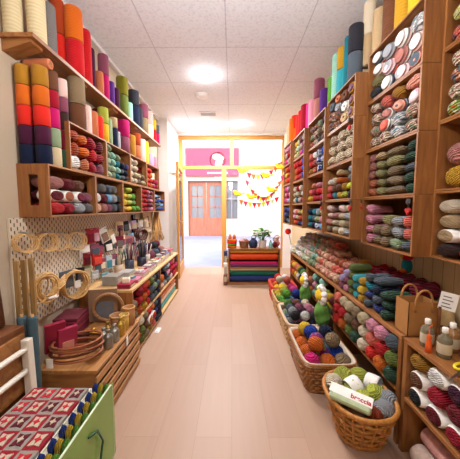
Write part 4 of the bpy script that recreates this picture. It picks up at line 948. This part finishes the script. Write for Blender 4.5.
# rattan: a tied bundle and a coil of rings
def coil(name, lab, u, v, r, n, tube_r, spread, mess, ry):
    c = onx(u, v, -1.10); t = thing(name, lab, 'rattan', c, ry)
    for k in range(n):
        ph = R.uniform(0, 6); rr = r*R.uniform(1-mess, 1); pts = []
        for i in range(40):
            a = 2*PI*i/40
            pts.append(((k-n/2)*spread+.006*math.sin(3*a+ph), rr*math.cos(a)*(1-mess*.5)+r*mess*.35*math.sin(ph), rr*math.sin(a)+r*mess*.2*math.cos(ph)))
        MB().tube(pts, tube_r, 5, True).build('cane_loop', STRAW, t, True)
    return t
t = coil('rattan_bundle', 'tied bundle of loose rattan cane loops hanging on the pegboard', 46, 287, .085, 12, .0045, .008, .42, -.5)
q = MB()
for k in range(5): q.tube([(.03, -.12-.01*k, -.085-.004*k), (.035, -.04, -.075), (.03, .05, -.03+.012*k), (.02, .1, .0+.014*k)], .004, 5)
q.build('cane_ends', STRAW, t, True); MB().lathe([(.03, -.008), (.034, 0), (.03, .008)], 14, Matrix.Translation((.02, .02, -.06))).build('tie', PAPER, t, True)
t = coil('rattan_coil', 'round coil of rattan cane rings hanging right of the loose bundle', 75, 284, .098, 10, .0048, .009, .12, -.5)
MB().box(.03, .034, -.02, .02, -.02, .03).build('paper_tag', PAPER, t)
# tall boards and tubes beside the near cabinet
for i, (x, c) in enumerate(((-1.035, 'left'), (-1.005, 'middle'), (-.972, 'right'))):
    o = MB().box(x, x+.024, 1.20+.006*i, 1.212+.006*i, 0, .93+.006*i).build('bamboo_board', wood('bamboo_slat', '7d5c30', 'a88450', 2), bevel=.002); tag(o, f'{c} of three tall bamboo boards before the pegboard', 'board', 'bamboo boards')
for i, (x, c, w_) in enumerate(((-.985, '40565f', 'left'), (-.935, '3a5058', 'right'))):
    roll('fabric_roll', x, 0, .66, 0, .02, plain('slate_cloth_'+w_, c, .85), f'{w_} upright blue-grey fabric roll standing before the bamboo boards', 'upright fabric rolls')
    o = [ob for ob in COL.objects if ob.get('label', '').startswith(w_+' upright blue-grey')][0]; o.rotation_euler = (PI/2, 0, 0); o.location = (x, 1.172, .012)
# packets on the pegboard
def packet(u, v, w_, h_, hx, lab, d=.012, tilt=0., hx2=None, X=-1.115):
    c = onx(u, v, X); t = thing('notions_packet', lab, 'packet', c, 0, 'packets on the pegboard'); t.rotation_euler = (tilt, 0, -.35)
    MB().box(-d/2, d/2, -w_/2, w_/2, -h_/2, h_/2).build('card', plain('card_'+hx, hx, .5, var=.1, scale=20), t, bevel=.002)
    MB().box(d/2+.0003, d/2+.006, -w_*.38, w_*.38, -h_*.42, h_*.15).build('contents', plain('card_'+(hx2 or 'd8d0c4'), hx2 or 'd8d0c4', .4, var=.2, scale=60), t, bevel=.002)
    hook(c.y, min(c.z+h_/2-.008, 1.1), WL*-1+X+.02)
packet(90, 236, .07, .12, '8a1628', 'crimson card packet hung right of the hoops', hx2='6a1220')
packet(96, 235, .06, .12, '9a2038', 'second crimson card packet hung right of the hoops', hx2='b8909a')
packet(104, 235, .085, .13, 'd8d4cc', 'tilted white card packet on the pegboard', tilt=.35, hx2='8a6a58')
packet(112, 237, .06, .14, 'c8a878', 'tilted tan and white card packet on the pegboard', tilt=.35, hx2='e8e4dc')
packet(121, 232, .05, .09, '4a2a22', 'small dark brown packet below the pegboard top', hx2='8a5a48')
packet(87, 259, .06, .10, '7a1420', 'dark red packet hung under the crimson cards', hx2='501018')
packet(97, 259, .095, .095, 'c0201c', 'bright red plastic pouch on the pegboard', .02, hx2='d8483a')
packet(109, 262, .07, .12, 'bfc8cc', 'white and teal packet right of the red pouch', hx2='3f8a98')
packet(117, 264, .06, .11, '5aa0aa', 'teal packet hung beside the white and teal one', hx2='c8d8d8')
packet(124, 257, .05, .1, 'b8b0a4', 'grey packet hung beside the teal one', hx2='6a8a6a')
packet(131, 252, .07, .13, 'c9b9a8', 'cream card of trimmings hung near the dark handles', hx2='b08a80')
packet(137, 256, .05, .11, 'b86a80', 'pink card packet hung by the dark handles', hx2='d8b8c0')
packet(95, 275, .07, .07, 'a8aaa8', 'grey bagged packet in the lowest row of the pegboard', hx2='d0d0cc')
packet(105, 276, .08, .06, '6aa0a8', 'pale teal bagged packet in the lowest row', hx2='c8d4d4')
packet(146, 246, .07, .12, 'd4ccc2', 'white card packet before the cardboard poster', hx2='8a7a90')
pk_c = ['crimson','pewter','white','teal','mauve','cream','slate','dusty rose','sand','charcoal','burgundy','sky blue','sage','lavender','terracotta','black']
PR = random.Random(21); n_ = 0
for rr_, (z_, y_s, y_e, cnt) in enumerate(((.99, 2.62, 3.38, 8), (.84, 1.98, 3.38, 13), (.69, 1.75, 3.36, 14))):
    for k in range(cnt):
        y_ = y_s+(y_e-y_s)*k/(cnt-1); c_ = PR.choice(pk_c); c2 = PR.choice(['white', 'cream', 'grey', 'mauve', 'slate', 'beige'])
        w_, h_ = PR.uniform(.06, .09), PR.uniform(.08, .125)
        t = thing('notions_packet', f'{c_} packet with {c2} contents, {ORD[k]} along the {["top","middle","bottom"][rr_]} pegboard hooks', 'packet', (-1.14+.02*(k % 2), y_, z_), 0, 'packets on the pegboard'); t.rotation_euler = (PR.uniform(-.12, .2), 0, PR.uniform(-.7, -.3))
        MB().box(-.006, .006, -w_/2, w_/2, -h_/2, h_/2).build('card', plain('card_'+c_, PAL[c_], .5, var=.1, scale=20), t, bevel=.002)
        MB().box(.0063, .013, -w_*.38, w_*.38, -h_*.42, h_*.15).build('contents', plain('fill_'+c2, PAL[c2], .4, var=.2, scale=60), t, bevel=.002)
        hook(y_, z_+h_/2-.008, .05)
t = thing('bag_handles', 'pair of dark brown round bag handles on the pegboard', 'bag handles', onx(139, 233, -1.10), -.4)
for k in range(3): MB().tube([(.012*k, .075*math.cos(a)+.02*k, .06*math.sin(a)-.01*k) for a in [i*2*PI/28 for i in range(28)]], .011, 7, True).build('ring', plain('dark_brown_resin', '4a2616', .35), t, True)
o = MB().box(-1.172, -1.152, 3.02, 3.1, .75, 1.1).build('black_folder', plain('black_card', '1f1d20', .5), bevel=.002); tag(o, 'narrow black folder standing against the wall beside the poster', 'folder')
t = thing('poster', 'beige craft poster on board standing against the left wall', 'poster', (-1.15, 3.50, .5555))
MB().box(-.008, .008, -.17, .17, .3, .56).box(-.006, .006, -.012, .012, 0, .3).box(-.03, .03, -.08, .08, 0, .01).build('board', plain('poster_card', 'cbb596', .8, var=.15, scale=12), t)
MB().sphere((.01, .02, .48), (.006, .05, .04)).box(.0085, .0095, -.12, .12, .36, .42).build('print', plain('brown_ink', '8a6a50', .8), t)
t = thing('straw_broom', 'tan straw brooms and woven canes hanging by the pillar', 'broom', (-1.135, 3.86, .66))
q = MB()
for i in range(18):
    a = R.uniform(-.5, .5); q.tube([(R.uniform(-.03, .03), a*.08, .48), (R.uniform(-.04, .06), a*.3, .2), (R.uniform(-.05, .07), a*.42, .0+R.uniform(0, .05))], .008, 5)
q.build('straw', STRAW, t, True); MB().tube([(0, 0, .44), (0, .02, .52)], .02, 8).build('binding', DARKW, t, True)

# ------------------------------------------------------------------ left counter
LC = .76; ZLC = .555
t = thing('shelf_counter', 'low pine shelf unit along the left wall covered with haberdashery', 'shelf', (0, 0, 0))
y0, y1 = 1.93, 3.62
MB().box(WL+.02, -LC, y0, y1, ZLC-.02, ZLC).build('counter_top', PALE, t, bevel=.002)
MB().box(WL+.02, -LC, y0+.025, y1-.025, .265, .283).build('shelf_board', PALE, t, bevel=.002)
MB().box(WL+.02, -LC, y0+.025, y1-.025, .02, .035).build('shelf_board', PALE, t)
for y in (y0+.012, 2.72, y1-.012): MB().box(WL+.02, -LC-.002, y-.012, y+.012, 0, ZLC-.0205).build('upright', PINEZ, t)
def lcol(y, z0, cols, kind, where, X0=LC, Lx=.15, w=.1, h=.085):
    n = len(cols)
    for ci, col in enumerate(cols):
        for ri, c in enumerate(col):
            k = kind
            if isinstance(c, tuple): k, c = c
            bd = None
            if c.endswith('*'): c = c[:-1]; bd = PAPER
            kk = k+R.choice(['', '1', '2']) if k == 'hank' else k
            lx = Lx if k != 'ball' else min(w, h)*.98
            put(kk, c, (-(X0+lx/2+R.uniform(0, .015)), y+w*(ci+.5), z0+.0005+h*(ri+.5)), (lx, w*.97, h*.985), f"{cname(c)} {KN[k]}, {ROWW[ri]} in {colw(ci, n)} stack, {where}", 'yarns '+where, (R.choice([0, PI]), 0, R.uniform(-.06, .06)), bd)
lcol(1.96, .283, [['taupe','taupe'], ['orange','red','crimson'], ['mustard','orange','red'], ['red','scarlet','orange'], ['slate','slate','moss'], ['slate','sage','grey'], ['navy','slate','charcoal']], 'ball', 'left shelf upper bay', X0=.742, w=.105, h=.082)
lcol(2.74, .283, [['peach','orange'], ['pewter','navy','slate'], ['slate','pink','pewter'], ['blush','crimson','magenta'], ['crimson','red','coral'], ['red','magenta','navy']], 'hank', 'left shelf farther bay', X0=.75, w=.138, h=.082)
lcol(1.96, .035, [['coral','orange'], ['moss','moss','cream'], ['taupe','brown','taupe'], ['ochre','orange*','scarlet'], ['coral','scarlet*','orange'], ['navy','indigo','slate'], ['charcoal','navy','navy']], 'ball', 'left shelf floor bay', X0=.735, w=.105, h=.078)
for i, (c, nm) in enumerate((('4f9a98', 'teal'), ('d9c0a4', 'sand'), ('d98a5c', 'peach'), ('c05a3c', 'terracotta'))):
    roll('fabric_roll', -.815, 2.76, 3.56, .065+.056*i, .027, plain('cloth_'+nm, c, .85), f'{nm} fabric roll, {["bottom","second up","third up","topmost"][i]} in the left shelf farther bay', 'fabric rolls in the left shelf')
t = thing('canvas_bag', 'pale paper tag bundle lying on the floor by the left shelf', 'tag', (-.715, 2.42, 0)); MB().box(-.02, .02, -.05, .05, 0, .004).build('tag', PAPER, t); MB().box(-.012, .012, -.035, .035, .0041, .012).build('folded_leaf', PAPER, t)

# haberdashery on the left counter: boxes, cups of tools, jars
def cbox(x, y, w_, d_, h_, hx, lab, z=ZLC, rz=0, lid=None):
    t = thing('storage_box', lab, 'box', (x, y, z+.0005), rz); MB().box(-w_/2, w_/2, -d_/2, d_/2, 0, h_).build('box', plain('box_'+hx, hx, .6, var=.12, scale=25), t, bevel=.002)
    MB().box(-w_/2-.001, w_/2+.001, -d_/2-.001, d_/2+.001, h_*.98, h_+.006).build('lid', plain('lid_'+(lid or hx), lid or hx, .5, var=.12, scale=40), t, bevel=.001)
    MB().box(w_/2+.001, w_/2+.002, -d_*.35, d_*.35, h_*.2, h_*.75).build('front_label', LBL, t); return t
cbox(-.84, 2.02, .1, .12, .03, '8a1a30', 'flat crimson box at the near corner of left counter', lid='a82848')
cbox(-.83, 2.17, .09, .11, .025, 'b04a68', 'flat pink box second along the left counter edge', lid='c87890')
cbox(-.98, 2.1, .12, .14, .07, '8f8a80', 'grey box behind the flat crimson box')
cbox(-.96, 2.32, .1, .14, .05, 'a8a4a0', 'grey tray box behind the pink boxes')
cbox(-.83, 2.36, .08, .18, .04, 'd0b0b4', 'long pale pink box along the left counter edge', lid='b07888')
cbox(-.84, 2.58, .1, .16, .045, 'd8d2c8', 'white box in the middle of the left counter edge', lid='8a6070')
cbox(-.85, 2.8, .1, .15, .05, 'c8bfb4', 'pale box beyond the white box on left counter', lid='e0dad2')
cbox(-.84, 3.0, .09, .14, .05, 'd9cdb8', 'cream box far along the left counter edge', lid='c8a880')
cbox(-.85, 3.2, .1, .16, .06, 'c0b8b4', 'grey box near the far end of left counter', lid='6a6480')
cbox(-.85, 3.42, .1, .16, .07, '9a8a88', 'brownish box at the far end of left counter', lid='b04050')
QR = random.Random(5)
for k, (y_, h_) in enumerate(((2.02, .03), (2.17, .025), (2.32, .04), (2.42, .04), (2.55, .045), (2.63, .045), (2.77, .05), (2.85, .05), (2.97, .05), (3.05, .05), (3.16, .06), (3.25, .06))):
    c_ = QR.choice(['white', 'dusty rose', 'pewter', 'crimson', 'cream', 'slate', 'mauve', 'beige', 'teal'])
    t = thing('sewing_packet', f'small {c_} packet, {ORD[k]} lying along the boxes at left counter edge', 'packet', (-.845+QR.uniform(-.01, .01), y_, ZLC+h_+.0072), QR.uniform(-.5, .5), 'packets on the counter boxes')
    hh_ = QR.choice([.012, .02, .035]); MB().box(-.028, .028, -.03, .03, 0, hh_).build('packet', plain('card_'+c_, PAL[c_], .5, var=.1, scale=20), t, bevel=.003); MB().box(-.018, .018, -.02, .02, hh_, hh_+.002).build('label', LBL, t)
def cup(x, y, r, h_, hx, sticks, lab, z=ZLC):
    t = thing('tool_cup', lab, 'cup', (x, y, z+.0005)); MB().lathe([(r*.9, 0), (r, .004), (r, h_), (r*.9, h_), (r*.88, .006), (0, .006)], 18).build('cup', plain('cup_'+hx, hx, .4), t, True)
    for c, nst in sticks:
        q = MB()
        for i in range(nst):
            a = R.uniform(0, 2*PI); rr = r*.6*R.random(); s = R.uniform(.012, .05); q.tube([(rr*math.cos(a), rr*math.sin(a), .01), (rr*math.cos(a)*1.0+s*math.cos(a), rr*math.sin(a)+s*math.sin(a), h_+R.uniform(.08, .2))], .004, 5)
        q.build('knitting_needles', plain('needle_'+c, c, .35), t, True)
cup(-.98, 2.78, .05, .1, '24283c', [('1c2036', 12), ('3a3a44', 8), ('b08858', 4)], 'dark cup crowded with navy knitting needles on left counter')
cup(-1.05, 2.62, .045, .1, '3a3f52', [('20263a', 10), ('8a3a40', 4)], 'slate cup of dark needles behind the crowded dark cup')
cup(-1.0, 2.98, .045, .09, 'b8aca0', [('d8c8b0', 6), ('8a6a90', 4)], 'beige cup of pale needles beyond the dark cups')
cup(-1.08, 2.43, .04, .09, 'c0a890', [('c8b090', 6), ('5a4a48', 4)], 'tan cup of wooden needles by the grey tray')
for k, (x, y, c, w_) in enumerate(((-1.0, 3.15, 'mauve', 'first'), (-.98, 3.27, 'slate', 'second'), (-1.0, 3.39, 'navy', 'third'), (-.97, 3.5, 'dusty rose', 'fourth'))):
    put('ball', c, (x, y, ZLC+.056), (.11, .11, .11), f'{c} yarn ball, {w_} of four on the far left counter', 'balls on the far left counter')
for k, (x, y, c, w_) in enumerate(((-1.04, 3.19, 'plum', 'left'), (-1.02, 3.33, 'charcoal', 'middle'), (-1.02, 3.45, 'burgundy', 'right'))):
    put('ball', c, (x, y, ZLC+.145), (.1, .1, .1), f'{c} yarn ball, {w_} of three piled highest on far left counter', 'balls on the far left counter')
SZ_ = .34
# board with round twig wreath and picture, and a stack of maroon folders
t = thing('picture_board', 'brown card board with grey picture leaning behind the brass bottles', 'board', (-.955, 1.872, SZ_+.001))
BM = Matrix.Rotation(-1.35, 4, 'Z')
MB().box(-.006, .006, -.1, .1, 0, .24, BM).build('board', plain('brown_card', '8a6a50', .8), t); MB().box(.0065, .008, -.07, .07, .03, .15, BM).build('picture', plain('grey_print', '6c6c70', .6, var=.3, scale=14), t)
t = thing('twig_wreath', 'round woven twig wreath leaning against the picture board', 'wreath', (-.905, 1.845, SZ_+.115))
q = MB(); WM = Matrix.Rotation(-1.35, 4, 'Z')
for k in range(5): q.tube([WM @ Vector((.008*math.sin(9*a+k*1.3), (.098+.008*math.cos(9*a+k*1.3))*math.cos(a), (.098+.008*math.cos(9*a+k*1.3))*math.sin(a))) for a in [i*2*PI/60 for i in range(60)]], .005, 5, True)
q.build('twigs', wood('twig_bark', '8a5a34', 'b88a5a', 0, 20), t, True)

# slatted crate with goods
SC0, SC1 = 1.275, 1.895; SX0, SX1 = -1.02, -.70; SZ = .34
t = thing('slatted_chest', 'long slatted wooden chest on the floor with bottles and straps on top', 'chest', (0, 0, 0))
MB().box(SX0, SX1, SC0, SC1, SZ-.02, SZ).build('top_board', SLATW, t, bevel=.002)
MB().box(SX0, SX1-.012, SC0, SC0+.018, 0, SZ-.0205).build('end_panel', PINEX, t); MB().box(SX0, SX1-.012, SC1-.018, SC1, 0, SZ-.0205).build('end_panel', PINEX, t)
MB().box(SX0, SX0+.012, SC0+.019, SC1-.019, 0, SZ-.0205).build('back_panel', PINE, t)
MB().box(SX1-.05, SX1-.045, SC0+.019, SC1-.019, .012, SZ-.0205).build('inner_panel', plain('dark_gap_shade', '2b1c14', .9), t)  # dark sheet added as the shade seen through the slat gaps
MB().box(SX0+.013, SX1-.013, SC0+.019, SC1-.019, 0, .0115).build('bottom_board', PINE, t)
for i in range(5): MB().box(SX1-.011, SX1, SC0, SC1, .012+.063*i, .05+.063*i).build('slat', SLATW, t, bevel=.002)
for y in (SC0+.2, SC1-.2): MB().box(SX1-.02, SX1-.0115, y-.012, y+.012, .0, SZ-.0205).build('post', SLATW, t)
BR = [plain('pewter_metal', '8a867c', .35, .7), plain('pewter_metal_pale', '9c9a90', .35, .7), plain('brass_metal', 'b8923c', .35, .7), plain('bronze_metal', '8a6a34', .4, .7)]
bl = [(-.745, 1.50, 0, .115, 'pewter bottle at the chest edge, nearest'), (-.74, 1.575, 1, .115, 'pewter bottle at the chest edge, second'), (-.735, 1.655, 2, .125, 'brass bottle at the chest edge beyond the pewter ones'), (-.80, 1.555, 1, .1, 'pale pewter bottle behind the two edge bottles'), (-.815, 1.64, 3, .1, 'bronze bottle behind the brass bottle'), (-.83, 1.48, 3, .095, 'bronze bottle by the leather straps'), (-.87, 1.57, 2, .09, 'small brass bottle at the back of the chest')]
for x, y, mi, h_, lab in bl: bottle('metal_bottle', x, y, SZ, h_, .028, BR[mi], BR[mi], lab, 'metal bottles on the slatted chest', False)
for x, y, r, h_, hx, lab in ((-.80, 1.75, .045, .1, '8a5a34', 'woven brown tub at the far end of the chest'), (-.745, 1.82, .04, .13, 'a06a3a', 'tall tan tub at the far corner of the chest'), (-.745, 1.735, .03, .11, 'b08a34', 'mustard jar beside the tall tan tub')):
    t = thing('tub', lab, 'tub', (x, y, SZ+.0005)); MB().lathe([(r*.85, 0), (r, .01), (r, h_), (r*.88, h_), (r*.8, .01), (0, .01)], 20).build('body', plain('tub_'+hx, hx, .7, var=.2, scale=60, bump=.3), t, True); MB().lathe([(r, h_-.012), (r+.004, h_-.01), (r+.004, h_), (r, h_), (r, h_-.012)], 20).build('rim', STRAW, t, True)
t = thing('price_tag', 'small white price tag hanging on the chest edge below the bottles', 'tag', (SX1+.002, 1.66, SZ-.07), .1); MB().box(0, .002, -.018, .018, 0, .06).build('tag', PAPER, t); MB().tube([(.001, 0, .058), (.0, .01, .068)], .001, 4).build('string', STR, t)
# straps: coil of leather cord
LEA = plain('brown_leather', 'a05c3a', .45, var=.2, scale=20); LEA2 = plain('dark_leather', '5e2e1a', .45, var=.2, scale=20)
t = thing('leather_straps', 'coiled bundle of brown leather straps at the near end of chest', 'straps', (-.865, 1.385, SZ))
for k in range(8):
    ph = R.uniform(-.3, .3); pts = []; z0 = .008+.0125*k
    for i in range(36):
        a = 2*PI*i/36; pts.append(((.135-.005*(k % 3))*math.cos(a)+.008*math.sin(k*2), (.094-.004*(k % 2))*math.sin(a)+.006*math.cos(k*3), z0+.016*(1+math.sin(a+ph*3+2))))
    MB().tube(pts, .0062, 6, True).build('strap', LEA if k % 3 else LEA2, t, True)
MB().box(-.11, -.075, -.092, -.088, -.0, .05).build('paper_tag', PAPER, t)
t = thing('wooden_roll', 'pale wooden pole lying across the chest behind the straps', 'pole', (0, 0, 0)); MB().tube([(-1.0, 1.345, SZ+.13), (-.86, 1.49, SZ+.115)], .014, 10).build('pole', STRAW, t, True) if False else MB().tube([(-1.0, 1.33, SZ+.0165), (-.975, 1.62, SZ+.0165)], .016, 10).build('pole', STRAW, t, True); MB().tube([(-.975, 1.6205, SZ+.0165), (-.974, 1.632, SZ+.0165)], .017, 10).build('end_cap', DARKW, t, True)
# red packs standing behind the straps
for i, (x, y, c, lab) in enumerate(((-1.0, 1.40, '8a1a34', 'crimson plastic pack standing at the chest left end'), (-.955, 1.44, 'a02a4a', 'pink-crimson pack with a yarn picture behind the straps'), (-.92, 1.505, '1f1c22', 'black pouch standing behind the leather straps'))):
    t = thing('craft_pack', lab, 'pack', (x, y, SZ+.034 if i == 0 else SZ+.001), -.7); M_ = Matrix.Rotation(.15, 4, 'Y')
    MB().box(-.012, .012, -.05, .05, 0, (.17, .16, .09)[i], Matrix.Translation((0, 0, .003)) @ M_).build('pack', plain('pack_'+c, c, .35, var=.15, scale=15), t, bevel=.004); MB().box(.0125, .015, -.03, .03, .02, .08, Matrix.Translation((0, 0, .003)) @ M_).build('front_picture', plain('pic_'+c, ('6a1428', 'd08a78', '5a3a58')[i], .5, var=.3, scale=30), t)
for i in range(6):
    t = thing('fabric_folder', f'maroon folded cloth, {ROWW[i]} in the pile by the wall behind chest', 'cloth', (-1.1, 1.72, .335+.021*i), .12+.02*(i % 3), 'maroon folded cloths')
    MB().box(-.075, .075, -.1, .1, .0005, .0205).build('cloth', plain('maroon_cloth_'+str(i % 2), ('7a1a2c', '5e1422')[i % 2], .8), t, bevel=.006)
MB_ = thing('storage_stool', 'dark wooden box under the maroon cloth pile', 'box', (-1.105, 1.72, 0)); MB().box(-.08, .08, -.12, .12, 0, .30).build('box', DARKW, MB_); MB().box(-.082, .082, -.122, .122, .3005, .3345).build('lid', DARKW, MB_)
t = thing('picture_stand', 'plain wooden stand carrying the picture board behind chest', 'stand', (-1.09, 2.0, 0)) if False else None

# cabinet and bag at the far left
t = thing('wooden_cabinet', 'brown wooden cabinet at the left edge beside the white chair', 'cabinet', (WL+.001, .78, 0))
MB().box(0, .225, 0, .38, 0, .64).build('body', DARKW, t, bevel=.003); MB().box(.2255, .24, .02, .36, .34, .61).build('drawer', PINEX, t, bevel=.003); MB().box(.2255, .24, .02, .36, .03, .31).build('door', PINEX, t, bevel=.003)
MB().sphere((.25, .19, .5), .014).build('knob', DARKW, t, True); MB().sphere((.25, .06, .2), .014).build('knob', DARKW, t, True)
t = thing('leather_handbag', 'dark brown leather handbag standing on the cabinet at left edge', 'bag', (-1.08, 1.03, .6405))
MB().prism([(-.11, 0), (.11, 0), (.095, .2), (.06, .25), (-.06, .25), (-.095, .2)], .11, Matrix.Rotation(PI/2, 4, 'Z') @ Matrix.Rotation(PI/2, 4, 'X')).build('body', plain('handbag_leather', '4f2c18', .4, var=.25, scale=12), t, bevel=.015)
MB().tube([(0, -.06, .24), (0, -.05, .33), (0, 0, .36), (0, .05, .33), (0, .06, .24)], .008, 7).build('handle', LEA2, t, True); MB().box(.056, .064, -.05, .05, .1, .2).build('flap', LEA2, t, bevel=.003)

# white chair with crochet blanket
t = thing('child_chair', 'small white painted wooden chair under the granny-square blanket', 'chair', (0, 0, 0))
CX0, CX1, CY0, CY1, CZS = -.925, -.63, .74, 1.14, .35
MB().box(CX0, CX1, CY0, CY1, CZS-.03, CZS-.004).build('seat', WHITEP, t, bevel=.004)
MB().box(CX0+.03, CX1-.02, CY0+.02, CY0+.04, CZS-.075, CZS-.031).box(CX0+.03, CX1-.02, CY1-.04, CY1-.02, CZS-.075, CZS-.031).box(CX1-.04, CX1-.02, CY0+.04, CY1-.04, CZS-.075, CZS-.031).build('apron', WHITEP, t)
for x, y in ((CX1-.03, CY0+.025), (CX1-.03, CY1-.025)): MB().box(x-.017, x+.017, y-.017, y+.017, 0, CZS-.0305).build('leg', WHITEP, t, bevel=.003)
for y in (CY0-.005, CY1-.015):
    MB().bar((CX0+.01, y, 0), (CX0-.005, y, CZS+.24), .034, .034, (0, 1, 0)).build('back_post', WHITEP, t, bevel=.004)
for z in (CZS+.10, CZS+.20): MB().tube([(CX0, CY0-.005, z), (CX0, CY1-.015, z)], .012, 10).build('back_rail', WHITEP, t, True)
# blanket: granny squares in red, maroon, grey and cream
BC = ['8a1626', '9c988f', '701020', 'a8a49a', '94182a', '8e8a82']
bm_ = [plain('wool_'+n_, hx, .95, var=.25, scale=220, bump=.6) for n_, hx in (('maroon', '8a1424'), ('ash', '8c857b'), ('red', 'b8202c'), ('cream', 'bbaa94'), ('wine', '5a1220'))]
bl_ = MB(); nx_, ny_ = 4, 5; bx0, bx1, by0, by1 = -.905, -.655, .735, 1.12; sx_ = (bx1-bx0)/nx_; sy_ = (by1-by0)/ny_
for i in range(nx_):
    for j in range(ny_):
        cx, cy = bx0+sx_*(i+.5), by0+sy_*(j+.5); hx_, hy_ = sx_/2, sy_/2; zt = CZS+.010
        bl_.m = 0 if (i+j) % 2 == 0 else 1; bl_.box(cx-hx_, cx+hx_, cy-hy_, cy+hy_, CZS-.0035, zt)
        bl_.m = 3 if (i+j) % 2 == 0 else (4 if (i*2+j) % 3 else 2)
        st = []
        for k in range(16):
            a = 2*PI*k/16; rr = (.92 if k % 4 == 2 else .62 if k % 2 == 1 else .50); st.append((rr*hx_*math.cos(a), rr*hy_*math.sin(a)))
        bl_.prism(st, .003, Matrix.Translation((cx, cy, zt+.0015)))
        bl_.m = 2 if (i+j) % 2 == 0 else 3; st = []
        for k in range(8):
            a = 2*PI*k/8+PI/8*0; rr = .42 if k % 2 == 0 else .2; st.append((rr*hx_*math.cos(a), rr*hy_*math.sin(a)))
        bl_.prism(st, .003, Matrix.Translation((cx, cy, zt+.004)))
o = bl_.build('crochet_blanket', bm_); tag(o, 'red, grey and cream granny-square crochet blanket on the white chair', 'blanket')

# clear green bag of blue, yellow and green yarn beside the chair
CLEAR = glassm('clear_vinyl', 'f4fbf0', .05)
t = thing('vinyl_yarn_bag', 'clear vinyl bag with green trim standing by the white chair', 'bag', (-.603, .96, .0))
bx = (-.040, .040); byy = (-.215, .205); bz = (.002, .356)
bgm = MB(); bgm.box(bx[0], bx[1], byy[0], byy[0]+.001, bz[0], bz[1]).box(bx[0], bx[1], byy[1]-.001, byy[1], bz[0], bz[1]).box(bx[0], bx[0]+.001, byy[0], byy[1], bz[0], bz[1]); bgm.build('vinyl_body', CLEAR, t)
MB().box(bx[1]-.003, bx[1], byy[0], byy[1], bz[0], bz[1]).build('green_side', plain('pale_green_vinyl', '7fa848', .22, var=.12, scale=7, spec=.6), t, bevel=.001)
GRN = plain('green_piping', '3f9a34', .35); q = MB()
for x in (bx[1]-.004,): q.tube([(x, byy[0]+.01, .01), (x, byy[0]+.008, .344), (x, byy[0]+.02, .356), (x, byy[1]-.02, .356), (x, byy[1]-.008, .344), (x, byy[1]-.01, .01)], .0045, 7, True)
q.build('piping', plain('clear_piping', 'cfe0c0', .3), t, True)
MB().tube([(bx[1]+.004, -.10, .16), (bx[1]+.012, -.11, .10), (bx[1]+.014, -.06, .07), (bx[1]+.014, .03, .10), (bx[1]+.012, .07, .19), (bx[1]+.012, .03, .27), (bx[1]+.004, -.02, .285)], .0045, 7).build('handle', plain('dark_green_cord', '1f4f3a', .4), t, True)
for ci, (c, x) in enumerate((('cobalt', -.0255), ('yellow', -.001), ('leaf green', .0235))):
    for k in range(7):
        o = put('hank', c, (-.603+x, .96-.178+.0575*k, .1905), (.376, .056, .0242), f"{c} hank standing {ORD[k]} from the camera in the clear vinyl bag", 'hanks in the clear vinyl bag', (0, PI/2, 0))

# ------------------------------------------------------------------ light
w = bpy.data.worlds.new('sky'); scene.world = w; w.use_nodes = True; nt = w.node_tree
bg = nt.nodes['Background']; sk = nt.nodes.new('ShaderNodeTexSky'); sk.sky_type = 'NISHITA'; sk.sun_disc = False; sk.sun_elevation = math.radians(48); sk.sun_rotation = math.radians(200); sk.air_density = 1.3; sk.dust_density = 2
nt.links.new(sk.outputs[0], bg.inputs[0]); bg.inputs[1].default_value = .4
s = bpy.data.lights.new('sun', 'SUN'); s.energy = 1.0; s.angle = .02; s.color = (1, .95, .88); so = bpy.data.objects.new('sun', s); COL.objects.link(so)
so.rotation_euler = Vector((.12, -.30, -.95)).to_track_quat('-Z', 'Y').to_euler()

# ------------------------------------------------------------------ camera
cd = bpy.data.cameras.new('camera'); cd.sensor_width = 36; cd.lens = F/460*36; cd.clip_start = .02
co = bpy.data.objects.new('camera', cd); COL.objects.link(co); co.location = (0, 0, CH); co.rotation_euler = (PI/2-TH, 0, YAW)
scene.camera = co
vs = scene.view_settings; vs.view_transform = 'Standard'; vs.look = 'None'; vs.gamma = 1; vs.use_curve_mapping = False; vs.exposure = 1.2
